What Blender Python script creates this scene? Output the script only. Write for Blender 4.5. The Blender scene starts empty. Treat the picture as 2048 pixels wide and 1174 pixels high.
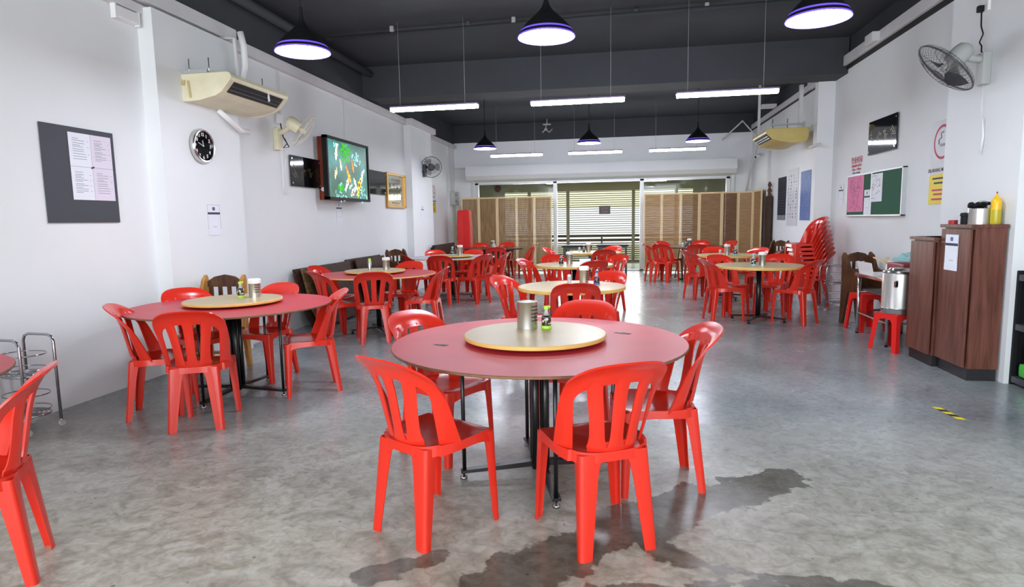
import bpy, bmesh, math, random
from mathutils import Vector, Matrix, Euler
random.seed(7)
PI = math.pi
SC = bpy.context.scene
COL = SC.collection

# ------------------------------------------------------------------ camera, world, exposure, daylight
cam_d = bpy.data.cameras.new('camera'); cam = bpy.data.objects.new('camera', cam_d); COL.objects.link(cam)
cam_d.sensor_width = 36; cam_d.lens = 1235.4 / 2048 * 36; cam_d.clip_start = 0.05; cam_d.clip_end = 300
YAW, PIT, ROL = 0.172582, 0.117951, 0.017300
f_ = Vector((-math.sin(YAW)*math.cos(PIT), math.cos(YAW)*math.cos(PIT), -math.sin(PIT)))
r_ = Vector((math.cos(YAW), math.sin(YAW), 0)); d_ = f_.cross(r_)
r2 = math.cos(ROL)*r_ + math.sin(ROL)*d_; d2 = -math.sin(ROL)*r_ + math.cos(ROL)*d_
M = Matrix((r2, -d2, -f_)).transposed().to_4x4(); M.translation = Vector((0, 0, 1.4))
cam.matrix_world = M
SC.camera = cam

SC.view_settings.view_transform = 'Standard'; SC.view_settings.look = 'None'
SC.view_settings.gamma = 1; SC.view_settings.use_curve_mapping = False
SC.view_settings.exposure = 0.84
SC.cycles.use_denoising = True
SC.cycles.max_bounces = 8; SC.cycles.diffuse_bounces = 4; SC.cycles.glossy_bounces = 4
SC.cycles.transparent_max_bounces = 12; SC.cycles.sample_clamp_indirect = 6

W = bpy.data.worlds.new('world'); SC.world = W; W.use_nodes = True
bg = W.node_tree.nodes['Background']; bg.inputs[0].default_value = (0.88, 0.94, 1.0, 1); bg.inputs[1].default_value = 1.7

def area(name, loc, rot, sx, sy, power, col=(1, 1, 1)):
    l = bpy.data.lights.new(name, 'AREA'); l.shape = 'RECTANGLE'; l.size = sx; l.size_y = sy; l.energy = power; l.color = col
    o = bpy.data.objects.new(name, l); COL.objects.link(o); o.location = loc; o.rotation_euler = rot
    return o
# daylight through the open shop front behind the camera, and through the doors at the far end
area('daylight_front', (-0.46, -2.35, 1.75), (PI/2, 0, 0), 7.2, 2.9, 165, (0.93, 0.97, 1.0))
area('daylight_back', (-0.6, 19.9, 1.5), (-PI/2, 0, 0), 5.5, 1.6, 110, (1.0, 0.99, 0.95))

# ------------------------------------------------------------------ materials
def lin(r, g, b):
    f = lambda c: (c/255/12.92) if c/255 <= 0.04045 else ((c/255+0.055)/1.055)**2.4
    return (f(r), f(g), f(b), 1)
def mat(name, rgb, rough=0.5, metal=0.0, var=0.0, vscale=8.0, bump=0.0, bscale=60, emit=None, es=1.0, coat=0.0, spec=0.5, stretch=None, alpha=None):
    m = bpy.data.materials.new(name); m.use_nodes = True; nt = m.node_tree; b = nt.nodes['Principled BSDF']
    c = lin(*rgb); b.inputs['Base Color'].default_value = c
    b.inputs['Roughness'].default_value = rough; b.inputs['Metallic'].default_value = metal
    b.inputs['Coat Weight'].default_value = coat; b.inputs['Specular IOR Level'].default_value = spec
    if var > 0 or bump > 0:
        tc = nt.nodes.new('ShaderNodeTexCoord'); mp = nt.nodes.new('ShaderNodeMapping'); nt.links.new(tc.outputs['Object'], mp.inputs[0])
        if stretch: mp.inputs['Scale'].default_value = stretch
    if var > 0:
        n = nt.nodes.new('ShaderNodeTexNoise'); n.inputs['Scale'].default_value = vscale; n.inputs['Detail'].default_value = 4
        nt.links.new(mp.outputs[0], n.inputs[0])
        r = nt.nodes.new('ShaderNodeValToRGB'); r.color_ramp.elements[0].position = 0.3; r.color_ramp.elements[1].position = 0.7
        r.color_ramp.elements[0].color = tuple(x*(1-var) for x in c[:3])+(1,)
        r.color_ramp.elements[1].color = tuple(min(1, x*(1+var)) for x in c[:3])+(1,)
        nt.links.new(n.outputs[0], r.inputs[0]); nt.links.new(r.outputs[0], b.inputs['Base Color'])
    if bump > 0:
        n2 = nt.nodes.new('ShaderNodeTexNoise'); n2.inputs['Scale'].default_value = bscale; nt.links.new(mp.outputs[0], n2.inputs[0])
        bp = nt.nodes.new('ShaderNodeBump'); bp.inputs['Strength'].default_value = bump; bp.inputs['Distance'].default_value = 0.01
        nt.links.new(n2.outputs[0], bp.inputs['Height']); nt.links.new(bp.outputs[0], b.inputs['Normal'])
    if emit:
        b.inputs['Emission Color'].default_value = lin(*emit); b.inputs['Emission Strength'].default_value = es
    if alpha is not None: b.inputs['Alpha'].default_value = alpha
    return m
def wood(name, dark, light, rough=0.45, scale=(1, 1, 14), bands=3.0, dist=6.0):
    m = bpy.data.materials.new(name); m.use_nodes = True; nt = m.node_tree; b = nt.nodes['Principled BSDF']
    tc = nt.nodes.new('ShaderNodeTexCoord'); mp = nt.nodes.new('ShaderNodeMapping'); mp.inputs['Scale'].default_value = scale
    nt.links.new(tc.outputs['Object'], mp.inputs[0])
    n = nt.nodes.new('ShaderNodeTexNoise'); n.inputs['Scale'].default_value = bands; n.inputs['Detail'].default_value = 6; n.inputs['Distortion'].default_value = dist*0.1
    nt.links.new(mp.outputs[0], n.inputs[0])
    r = nt.nodes.new('ShaderNodeValToRGB'); r.color_ramp.elements[0].position = 0.3; r.color_ramp.elements[1].position = 0.72
    r.color_ramp.elements[0].color = lin(*dark); r.color_ramp.elements[1].color = lin(*light)
    nt.links.new(n.outputs[0], r.inputs[0]); nt.links.new(r.outputs[0], b.inputs['Base Color']); b.inputs['Roughness'].default_value = rough; b.inputs['Specular IOR Level'].default_value = 0.28
    return m
MW = dict(
    wall=mat('wall_white', (228, 231, 232), 0.75, var=0.025, vscale=1.2, bump=0.05, bscale=30),
    trim=mat('trim_white', (214, 213, 214), 0.6, var=0.04, vscale=5),
    dark=mat('ceiling_charcoal', (56, 59, 64), 0.8, var=0.1, vscale=1.5, bump=0.1, bscale=15),
    gap=mat('gap_black', (28, 28, 30), 0.8),
    red=mat('chair_red', (212, 46, 30), 0.2, var=0.03, vscale=3, spec=0.45),
    red2=mat('stool_red', (222, 36, 32), 0.3, var=0.03, vscale=3),
    top_red=mat('laminate_red', (198, 52, 66), 0.42, var=0.06, vscale=4),
    top_yel=mat('laminate_tan', (184, 164, 122), 0.34, var=0.05, vscale=5),
    edge_yel=mat('edge_yellow', (226, 184, 104), 0.5, var=0.06, vscale=9),
    edge_brn=mat('edge_brown', (120, 84, 58), 0.6, var=0.2, vscale=20),
    top_dark=wood('dark_table_wood', (50, 32, 26), (84, 56, 44), 0.3, (1, 12, 1)),
    top_grey=mat('laminate_grey', (168, 172, 184), 0.3, var=0.05, vscale=4),
    blackm=mat('black_metal', (18, 18, 20), 0.3, spec=0.6),
    blackmat=mat('black_matte', (20, 21, 24), 0.6, spec=0.25),
    steel=mat('steel', (205, 203, 200), 0.2, 1.0, var=0.04, vscale=30),
    steel_b=mat('steel_brushed', (200, 198, 194), 0.32, 1.0, var=0.06, vscale=20, stretch=(1, 1, 0.1)),
    chrome=mat('chrome', (178, 178, 182), 0.12, 1.0),
    hole=mat('hole_dark', (40, 38, 38), 0.7),
    white=mat('white_plastic', (236, 236, 236), 0.4),
    paper=mat('paper_white', (228, 232, 240), 0.7, var=0.02, vscale=4),
    paper_l=mat('paper_lilac', (222, 214, 228), 0.7, var=0.02, vscale=4),
    cream=mat('cream_plastic', (226, 220, 188), 0.45, var=0.07, vscale=6),
    cream_d=mat('cream_dirty', (190, 172, 120), 0.6, var=0.2, vscale=14),
    acyel=mat('aged_yellow_plastic', (206, 186, 112), 0.4, var=0.07, vscale=6),
    grey_pl=mat('grey_plastic', (176, 178, 176), 0.4),
    grey_dk=mat('grey_dark_plastic', (70, 72, 76), 0.4),
    mesh_dk=mat('guard_mesh', (46, 47, 50), 0.4, alpha=0.55),
    mesh_cr=mat('guard_mesh_cream', (222, 220, 205), 0.45, alpha=0.75),
    mesh_gr=mat('guard_mesh_grey', (60, 62, 68), 0.45, alpha=0.6),
    gold=mat('gold_frame', (186, 140, 70), 0.35, 0.6, var=0.1, vscale=30),
    mirror=mat('mirror', (210, 208, 196), 0.06, 1.0),
    glossblk=mat('glossy_black', (12, 12, 15), 0.05, coat=0.0, spec=0.45),
    goldtxt=mat('gold_text', (96, 82, 40), 0.4, 0.5),
    mahog=wood('mahogany', (84, 48, 38), (122, 76, 64), 0.38, (9, 9, 0.8)),
    boxwood=wood('box_reddish_wood', (110, 44, 26), (150, 68, 44), 0.4, (8, 8, 1)),
    oldwood=wood('old_dark_wood', (38, 22, 18), (78, 50, 38), 0.65, (1.2, 6, 6)),
    leanwood=wood('leaning_tan_wood', (92, 72, 44), (136, 112, 74), 0.65, (2, 2, 8)),
    highchair=wood('high_chair_wood', (150, 98, 44), (206, 156, 84), 0.35, (9, 9, 1)),
    brownwood=wood('brown_carved_wood', (62, 38, 24), (104, 70, 44), 0.4, (6, 6, 2)),
    pine=wood('screen_pine', (214, 186, 140), (232, 208, 164), 0.5, (6, 6, 0.6)),
    plinth=mat('plinth_black', (34, 32, 36), 0.45),
    khaki=mat('porch_khaki', (140, 136, 112), 0.8, var=0.06, vscale=2),
    slat=mat('shutter_slat_khaki', (130, 126, 104), 0.6),
    tile=mat('porch_tile', (190, 200, 196), 0.12, var=0.08, vscale=2),
    canopy=mat('street_canopy_yellow', (246, 240, 200), 0.8, emit=None),
    alu=mat('aluminium_white', (206, 210, 212), 0.35, 0.2),
    green=mat('green_felt', (38, 88, 66), 0.85, var=0.05, vscale=30),
    pink=mat('paper_pink', (222, 120, 160), 0.7, var=0.05, vscale=12),
    ink=mat('ink_black', (40, 42, 48), 0.6), inkg=mat('ink_grey', (128, 130, 140), 0.7),
    inkr=mat('ink_red', (186, 60, 84), 0.6), inkp=mat('ink_purple', (150, 88, 130), 0.7),
    navy=mat('ink_navy', (40, 46, 66), 0.6),
    board=mat('board_charcoal', (66, 69, 76), 0.7, var=0.03, vscale=4),
    posterw=mat('poster_pale', (200, 200, 206), 0.4, spec=0.25, var=0.04, vscale=10),
    posterd=mat('poster_dark', (34, 36, 52), 0.75, spec=0.25, var=0.1, vscale=10),
    posterb=mat('poster_blue', (66, 96, 158), 0.4, spec=0.25, var=0.25, vscale=7),
    yellow=mat('sign_yellow', (228, 202, 30), 0.5),
    lime=mat('lime_cap', (176, 226, 60), 0.35), brown_red=mat('label_red', (170, 40, 50), 0.5),
    soy=mat('soy_dark', (30, 18, 14), 0.08, coat=0.6), pinkl=mat('label_pink', (226, 190, 206), 0.5),
    clear=mat('clear_plastic', (206, 206, 204), 0.15, alpha=0.55),
    bottley=mat('bottle_yellow', (238, 190, 30), 0.25), bottleyd=mat('oil_yellow', (190, 176, 40), 0.2),
    teal=mat('cloth_teal', (150, 196, 196), 0.85, var=0.15, vscale=24, stretch=(8, 1, 1)),
    maroon=mat('maroon_lid', (140, 40, 56), 0.4), brightgreen=mat('bright_green', (70, 190, 60), 0.35),
    black_tape=mat('tape_black', (34, 30, 36), 0.5), glassd=mat('dark_glass', (30, 32, 36), 0.05),
    bell=mat('bell_maroon', (90, 30, 32), 0.4),
    lampin=mat('lamp_violet_glow', (120, 90, 220), 0.5, emit=(110, 80, 255), es=0.3),  # violet emission stands in for the lamp's glow and fringe on the shade
    bulb=mat('lamp_glow', (255, 255, 255), 0.5, emit=(238, 242, 255), es=42.0),
    tube=mat('tube_glow', (255, 255, 255), 0.5, emit=(240, 243, 255), es=38.0),
    housing=mat('lamp_housing_violet_fringe', (104, 92, 122), 0.5),  # grey plastic tinted violet to paint the fringing around the lit tube
    pond=None)
def koi_mat():
    m = bpy.data.materials.new('koi_pond_print'); m.use_nodes = True; nt = m.node_tree; b = nt.nodes['Principled BSDF']
    tc = nt.nodes.new('ShaderNodeTexCoord'); n = nt.nodes.new('ShaderNodeTexNoise'); n.inputs['Scale'].default_value = 3.2; n.inputs['Detail'].default_value = 5
    n.inputs['Distortion'].default_value = 0.6
    nt.links.new(tc.outputs['Object'], n.inputs[0]); r = nt.nodes.new('ShaderNodeValToRGB'); e = r.color_ramp.elements
    e[0].position = 0.3; e[0].color = lin(24, 84, 66); e[1].position = 0.72; e[1].color = lin(80, 190, 186)
    x = e.new(0.45); x.color = lin(40, 112, 88); x = e.new(0.56); x.color = lin(48, 140, 130)
    nt.links.new(n.outputs[0], r.inputs[0]); nt.links.new(r.outputs[0], b.inputs['Emission Color']); b.inputs['Base Color'].default_value = lin(20, 50, 42)
    b.inputs['Emission Strength'].default_value = 0.42; b.inputs['Roughness'].default_value = 0.35; b.inputs['Specular IOR Level'].default_value = 0.2
    return m
MW['pond'] = koi_mat()
def glow(name, rgb, s=0.8): return mat(name, rgb, 0.5, emit=rgb, es=s*0.7, spec=0.2)
def glass_mat():
    m = bpy.data.materials.new('window_glass'); m.use_nodes = True; nt = m.node_tree; nt.nodes.clear()
    o = nt.nodes.new('ShaderNodeOutputMaterial'); t = nt.nodes.new('ShaderNodeBsdfTransparent'); t.inputs[0].default_value = (0.93, 0.96, 0.95, 1)
    g = nt.nodes.new('ShaderNodeBsdfGlossy'); g.inputs['Roughness'].default_value = 0.02; mx = nt.nodes.new('ShaderNodeMixShader')
    mx.inputs[0].default_value = 0.03
    nt.links.new(t.outputs[0], mx.inputs[1]); nt.links.new(g.outputs[0], mx.inputs[2]); nt.links.new(mx.outputs[0], o.inputs[0])
    return m
MW['glass'] = glass_mat()
def bamboo(name, a, b_, vertical):
    m = bpy.data.materials.new(name); m.use_nodes = True; nt = m.node_tree; b = nt.nodes['Principled BSDF']; out = nt.nodes['Material Output']
    tc = nt.nodes.new('ShaderNodeTexCoord'); mp = nt.nodes.new('ShaderNodeMapping'); nt.links.new(tc.outputs['Object'], mp.inputs[0])
    mp.inputs['Scale'].default_value = (55, 55, 3) if vertical else (4, 4, 60)
    n = nt.nodes.new('ShaderNodeTexNoise'); n.inputs['Scale'].default_value = 1.0; n.inputs['Detail'].default_value = 3; nt.links.new(mp.outputs[0], n.inputs[0])
    r = nt.nodes.new('ShaderNodeValToRGB'); r.color_ramp.elements[0].position = 0.35; r.color_ramp.elements[1].position = 0.65
    r.color_ramp.elements[0].color = lin(*a); r.color_ramp.elements[1].color = lin(*b_)
    nt.links.new(n.outputs[0], r.inputs[0]); nt.links.new(r.outputs[0], b.inputs['Base Color']); b.inputs['Roughness'].default_value = 0.6
    # gaps between the thin bamboo strips
    w = nt.nodes.new('ShaderNodeTexWave'); w.bands_direction = 'Z'; w.inputs['Scale'].default_value = 28; nt.links.new(tc.outputs['Object'], w.inputs[0])
    g = nt.nodes.new('ShaderNodeMath'); g.operation = 'GREATER_THAN'; g.inputs[1].default_value = 0.86; nt.links.new(w.outputs['Fac'], g.inputs[0])
    s = nt.nodes.new('ShaderNodeMath'); s.operation = 'MULTIPLY'; s.inputs[1].default_value = 0.6; nt.links.new(g.outputs[0], s.inputs[0])
    t = nt.nodes.new('ShaderNodeBsdfTransparent'); mx = nt.nodes.new('ShaderNodeMixShader')
    nt.links.new(s.outputs[0], mx.inputs[0]); nt.links.new(b.outputs[0], mx.inputs[1]); nt.links.new(t.outputs[0], mx.inputs[2]); nt.links.new(mx.outputs[0], out.inputs[0])
    return m
MW['bambooL'] = bamboo('bamboo_olive', (128, 100, 64), (166, 134, 92), True)
MW['bambooR'] = bamboo('bamboo_tan', (150, 112, 70), (182, 142, 94), False)
MW['bambooD'] = bamboo('bamboo_reddish', (104, 72, 50), (136, 98, 70), False)
MW['bambooM'] = bamboo('bamboo_brown', (126, 92, 58), (158, 118, 76), False)

def floor_mat():
    m = bpy.data.materials.new('polished_concrete'); m.use_nodes = True; nt = m.node_tree; b = nt.nodes['Principled BSDF']
    N = nt.nodes.new; L = nt.links.new
    tc = N('ShaderNodeTexCoord'); geo = tc.outputs['Object']
    def noise(sc, det=5, dist=0.0, stretch=None):
        n = N('ShaderNodeTexNoise'); n.inputs['Scale'].default_value = sc; n.inputs['Detail'].default_value = det; n.inputs['Distortion'].default_value = dist
        if stretch:
            mp = N('ShaderNodeMapping'); mp.inputs['Scale'].default_value = stretch; L(geo, mp.inputs[0]); L(mp.outputs[0], n.inputs[0])
        else: L(geo, n.inputs[0])
        return n.outputs[0]
    def math_(op, a, c, clamp=False):
        n = N('ShaderNodeMath'); n.operation = op; n.use_clamp = clamp
        for i, v in enumerate((a, c)):
            if v is None: continue
            if isinstance(v, (int, float)): n.inputs[i].default_value = v
            else: L(v, n.inputs[i])
        return n.outputs[0]
    def ramp(v, *st):
        r = N('ShaderNodeValToRGB'); e = r.color_ramp.elements
        e[0].position, e[0].color = st[0]; e[1].position, e[1].color = st[-1]
        for p, c in st[1:-1]:
            x = e.new(p); x.color = c
        L(v, r.inputs[0]); return r.outputs[0]
    def mix(f, a, c):
        n = N('ShaderNodeMix'); n.data_type = 'RGBA'
        if isinstance(f, (int, float)): n.inputs[0].default_value = f
        else: L(f, n.inputs[0])
        for k, v in ((6, a), (7, c)):
            if isinstance(v, tuple): n.inputs[k].default_value = v
            else: L(v, n.inputs[k])
        return n.outputs[2]
    base = ramp(noise(0.8, 10, 0.5), (0.3, lin(112, 119, 122)), (0.5, lin(137, 145, 147)), (0.72, lin(162, 169, 170)))
    # browner, blotchier concrete, with extra brightness put into the colour near the shop front
    sx = N('ShaderNodeSeparateXYZ'); L(geo, sx.inputs[0])
    near = math_('SUBTRACT', 1.0, math_('DIVIDE', math_('SUBTRACT', sx.outputs[1], 2.4), 2.2), True)
    near = math_('MINIMUM', math_('MAXIMUM', near, 0.0), 1.0)
    blot = ramp(noise(5.5, 12, 1.6, (1, 1.25, 1)), (0.34, lin(166, 156, 132)), (0.5, lin(202, 195, 172)), (0.68, lin(220, 216, 200)))
    col = mix(math_('MULTIPLY', near, 0.62), base, blot)
    fine = ramp(noise(20, 12, 1.2), (0.36, (0.5, 0.49, 0.47, 1)), (0.58, (1, 1, 1, 1)))
    mm = N('ShaderNodeMix'); mm.data_type = 'RGBA'; mm.blend_type = 'MULTIPLY'; mm.inputs[0].default_value = 0.5; L(col, mm.inputs[6]); L(fine, mm.inputs[7]); col = mm.outputs[2]
    # small dark specks
    v = N('ShaderNodeTexVoronoi'); v.inputs['Scale'].default_value = 5.5; v.inputs['Randomness'].default_value = 1; L(geo, v.inputs[0])
    sp = math_('LESS_THAN', v.outputs['Distance'], 0.045); col = mix(math_('MULTIPLY', sp, 0.6), col, lin(60, 56, 52))
    # spilled water: union of capsules whose outline is broken up by noise
    wig = math_('MULTIPLY', math_('SUBTRACT', noise(5, 8, 0.5), 0.5), 0.30)
    wig2 = math_('MULTIPLY', math_('SUBTRACT', noise(26, 4), 0.5), 0.06)
    segs = [((0.45, 3.08), (0.86, 3.36), 0.13), ((0.45, 3.08), (0.02, 2.72), 0.165), ((0.02, 2.72), (-0.45, 2.22), 0.15), ((0.1, 2.58), (0.4, 2.42), 0.035),
            ((0.4, 2.42), (1.02, 2.36), 0.04), ((-0.1, 2.2), (0.55, 2.36), 0.03), ((-1.02, 2.18), (-0.76, 2.35), 0.05), ((0.3, 2.2), (0.75, 2.3), 0.06)]
    dmin = None
    for (ax, ay), (bx, by), rad in segs:
        lx, ly = bx-ax, by-ay; l2 = lx*lx+ly*ly
        px = math_('SUBTRACT', sx.outputs[0], ax); py = math_('SUBTRACT', sx.outputs[1], ay)
        t = math_('DIVIDE', math_('ADD', math_('MULTIPLY', px, lx), math_('MULTIPLY', py, ly)), l2)
        t = math_('MINIMUM', math_('MAXIMUM', t, 0.0), 1.0)
        qx = math_('SUBTRACT', px, math_('MULTIPLY', t, lx)); qy = math_('SUBTRACT', py, math_('MULTIPLY', t, ly))
        d = math_('SUBTRACT', math_('SQRT', math_('ADD', math_('MULTIPLY', qx, qx), math_('MULTIPLY', qy, qy)), None), rad)
        dmin = d if dmin is None else math_('MINIMUM', dmin, d)
    dd = math_('ADD', math_('ADD', dmin, wig), wig2)
    wet = math_('MULTIPLY', math_('SUBTRACT', 0.012, dd), 60, True); wet = math_('MINIMUM', math_('MAXIMUM', wet, 0), 1)
    wm = N('ShaderNodeMix'); wm.data_type = 'RGBA'; wm.blend_type = 'MULTIPLY'; L(wet, wm.inputs[0]); L(col, wm.inputs[6]); wm.inputs[7].default_value = (0.36, 0.345, 0.33, 1); col = wm.outputs[2]
    L(col, b.inputs['Base Color'])
    rg = math_('ADD', math_('MULTIPLY', noise(2.2, 4), 0.30), 0.10)
    rg = math_('ADD', rg, math_('MULTIPLY', near, 0.14))
    rg = math_('SUBTRACT', rg, math_('MULTIPLY', wet, 0.12)); L(rg, b.inputs['Roughness'])
    b.inputs['Specular IOR Level'].default_value = 0.55
    bp = N('ShaderNodeBump'); bp.inputs['Strength'].default_value = 0.06; bp.inputs['Distance'].default_value = 0.02; L(noise(9, 6, 0.5), bp.inputs['Height']); L(bp.outputs[0], b.inputs['Normal'])
    return m
MW['floor'] = floor_mat()

# ------------------------------------------------------------------ mesh helpers
def new_mesh(name, bm, m, smooth=False, calc=True):
    if calc: bmesh.ops.recalc_face_normals(bm, faces=bm.faces)
    me = bpy.data.meshes.new(name); bm.to_mesh(me); bm.free()
    ms = m if isinstance(m, (list, tuple)) else [m]
    for x in ms: me.materials.append(MW[x] if isinstance(x, str) else x)
    if smooth:
        for p in me.polygons: p.use_smooth = True
        if smooth != True: me.set_sharp_from_angle(angle=math.radians(smooth))
    return me
def obj(name, data, parent=None, loc=(0, 0, 0), rot=(0, 0, 0), label=None, cat=None, group=None, kind=None, scale=None):
    o = bpy.data.objects.new(name, data); COL.objects.link(o)
    o.location = loc; o.rotation_euler = rot
    if scale: o.scale = scale
    if parent: o.parent = parent
    if label: o['label'] = label
    if cat: o['category'] = cat
    if group: o['group'] = group
    if kind: o['kind'] = kind
    return o
def thing(name, label, cat, loc=(0, 0, 0), rz=0, group=None, rot=None):
    return obj(name, None, None, loc, rot or (0, 0, rz), label, cat, group)
def BM(): return bmesh.new()
def box(bm, c, s, rot=None, bev=0.0, mi=0):
    t = BM(); bmesh.ops.create_cube(t, size=1); bmesh.ops.scale(t, vec=s, verts=t.verts)
    if bev: bmesh.ops.bevel(t, geom=t.edges[:], offset=bev, segments=2, affect='EDGES', profile=0.7)
    for f in t.faces: f.material_index = mi
    mt = Matrix.Translation(c) @ (Euler(rot).to_matrix().to_4x4() if rot else Matrix())
    t.transform(mt); _join(bm, t)
def _join(bm, t):
    vm = [bm.verts.new(v.co) for v in t.verts]; t.verts.index_update()
    for f in t.faces:
        try:
            nf = bm.faces.new([vm[v.index] for v in f.verts]); nf.material_index = f.material_index; nf.smooth = f.smooth
        except ValueError: pass
    t.free()
def bx2(bm, lo, hi, bev=0.0, mi=0):
    box(bm, [(a+b)/2 for a, b in zip(lo, hi)], [abs(b-a) for a, b in zip(lo, hi)], None, bev, mi)
def cyl(bm, p, q, r, r2=None, n=12, mi=0, caps=True):
    p, q = Vector(p), Vector(q); d = q-p; r2 = r if r2 is None else r2
    z = d.normalized(); x = z.orthogonal().normalized(); y = z.cross(x)
    a = [bm.verts.new(p+r*(math.cos(2*PI*i/n)*x+math.sin(2*PI*i/n)*y)) for i in range(n)]
    b = [bm.verts.new(q+r2*(math.cos(2*PI*i/n)*x+math.sin(2*PI*i/n)*y)) for i in range(n)]
    for i in range(n):
        f = bm.faces.new((a[i], a[(i+1) % n], b[(i+1) % n], b[i])); f.material_index = mi; f.smooth = True
    if caps:
        f = bm.faces.new(a[::-1]); f.material_index = mi; f = bm.faces.new(b); f.material_index = mi
def lathe(bm, prof, n=24, mi=0, c=(0, 0, 0), mis=None):
    c = Vector(c); rings = []
    for r, z in prof:
        if r < 1e-5: rings.append([bm.verts.new(c+Vector((0, 0, z)))])
        else: rings.append([bm.verts.new(c+Vector((r*math.cos(2*PI*i/n), r*math.sin(2*PI*i/n), z))) for i in range(n)])
    for k in range(len(rings)-1):
        a, b = rings[k], rings[k+1]
        for i in range(n):
            j = (i+1) % n
            vs = [a[0], b[i], b[j]] if len(a) == 1 and len(b) > 1 else [a[i], a[j], b[0]] if len(b) == 1 and len(a) > 1 else [a[i], a[j], b[j], b[i]] if len(a) > 1 else None
            if vs:
                f = bm.faces.new(vs); f.material_index = mis[k] if mis else mi; f.smooth = True
def tube(bm, pts, r, n=8, closed=False, mi=0, rz=None):
    pts = [Vector(p) for p in pts]; N_ = len(pts); rings = []; px = None
    for i in range(N_):
        a = pts[i-1] if (i > 0 or closed) else pts[i]; b = pts[(i+1) % N_] if (i < N_-1 or closed) else pts[i]
        t = (b-a).normalized() if (b-a).length > 1e-9 else Vector((0, 0, 1))
        if px is None: px = t.orthogonal().normalized()
        px = (px-t*px.dot(t)); px = px.normalized() if px.length > 1e-6 else t.orthogonal().normalized()
        y = t.cross(px)
        rr = r[i] if isinstance(r, (list, tuple)) else r
        rings.append([bm.verts.new(pts[i]+rr*(math.cos(2*PI*k/n)*px+math.sin(2*PI*k/n)*y)) for k in range(n)])
    for i in range(N_ if closed else N_-1):
        a, b = rings[i], rings[(i+1) % N_]
        for k in range(n):
            f = bm.faces.new((a[k], a[(k+1) % n], b[(k+1) % n], b[k])); f.material_index = mi; f.smooth = True
    if not closed:
        bm.faces.new(rings[0][::-1]).material_index = mi; bm.faces.new(rings[-1]).material_index = mi
def prism(bm, poly, axis, a, b, mi=0):
    # poly in the two remaining axes (in xyz order), extruded along axis from a to b
    def P(u, v, w):
        l = [u, v]; l.insert(axis, w); return Vector(l)
    A = [bm.verts.new(P(u, v, a)) for u, v in poly]; B = [bm.verts.new(P(u, v, b)) for u, v in poly]
    n = len(poly)
    for i in range(n): bm.faces.new((A[i], A[(i+1) % n], B[(i+1) % n], B[i])).material_index = mi
    bm.faces.new(A[::-1]).material_index = mi; bm.faces.new(B).material_index = mi
def simple(name, m, fn, parent=None, smooth=False, **k):
    b = BM(); fn(b); return obj(name, new_mesh(name, b, m, smooth), parent, **k)
def solid(bm, t): bmesh.ops.solidify(bm, geom=bm.faces[:], thickness=t)
def text_mesh(s, size, m, ext=0.0008, align='CENTER', res=2, bold=0.0):
    cu = bpy.data.curves.new('t', 'FONT'); cu.body = s; cu.size = size; cu.extrude = ext; cu.align_x = align; cu.align_y = 'CENTER'; cu.resolution_u = res; cu.offset = bold
    o = bpy.data.objects.new('t', cu); COL.objects.link(o); dg = bpy.context.evaluated_depsgraph_get(); dg.update()
    me = bpy.data.meshes.new_from_object(o.evaluated_get(dg)); bpy.data.objects.remove(o); bpy.data.curves.remove(cu)
    me.materials.clear(); me.materials.append(MW[m]); return me
def copy_tree(o, parent=None):
    c = o.copy(); COL.objects.link(c)
    if parent: c.parent = parent
    for ch in list(o.children): copy_tree(ch, c)
    return c
RL = (PI/2, 0, PI/2)     # flat thing facing +x (left wall): local x -> +y, local y -> +z
RR = (PI/2, 0, -PI/2)    # flat thing facing -x (right wall): local x -> -y
RB = (PI/2, 0, 0)        # flat thing facing -y (back wall)

# ------------------------------------------------------------------ structure
mat_street = mat('street_backdrop_pale', (214, 216, 218), 0.9, var=0.05, vscale=0.3)
XL, XR, YB, YF, ZC = -4.26, 3.34, 16.9, -2.4, 4.0
b = BM(); bx2(b, (-4.9, YF, -0.12), (3.8, YB+0.1, 0)); floor = obj('floor', new_mesh('floor', b, 'floor'), kind='structure')
b = BM(); bx2(b, (-4.9, YF, ZC), (3.8, YB+0.2, ZC+0.15)); ceiling = obj('ceiling', new_mesh('ceiling', b, 'dark'), kind='structure')
simple('beam', 'dark', lambda b: bx2(b, (-4.5, 10.2, 3.48), (XR, 10.75, ZC)), ceiling)
simple('beam', 'dark', lambda b: bx2(b, (-4.5, YF, 3.3), (XR, YF+0.35, ZC)), ceiling)
def wl(b):
    bx2(b, (XL-0.3, YF, 0), (XL, 13.45, 3.46)); bx2(b, (-4.8, 13.45, 0), (-4.5, YB, 3.46))
b = BM(); wl(b); wall_left = obj('wall_left', new_mesh('wall_left', b, 'wall'), kind='structure')
simple('column', 'wall', lambda b: bx2(b, (XL-0.1, 5.13, 0), (-4.11, 6.33, 3.34)), wall_left)
simple('column', 'wall', lambda b: bx2(b, (XL-0.1, 12.12, 0), (-4.12, 13.5, 3.42)), wall_left)
simple('upper_band', 'dark', lambda b: (bx2(b, (XL-0.3, YF, 3.46), (XL-0.02, 13.45, ZC)), bx2(b, (-4.8, 13.45, 3.46), (-4.5, YB, ZC))), wall_left)
b = BM(); bx2(b, (XR, YF, 0), (XR+0.3, YB, 3.56)); wall_right = obj('wall_right', new_mesh('wall_right', b, 'wall'), kind='structure')
simple('column', 'wall', lambda b: bx2(b, (3.11, 5.56, 0), (XR+0.1, 6.74, 3.53)), wall_right)
simple('column', 'wall', lambda b: bx2(b, (3.09, 10.72, 0), (XR+0.1, 10.9, 3.55)), wall_right)
simple('upper_band', 'dark', lambda b: bx2(b, (XR+0.02, YF, 3.56), (XR+0.3, YB, ZC)), wall_right)
OX0, OX1, OZ = -3.93, 2.82, 2.43
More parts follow.
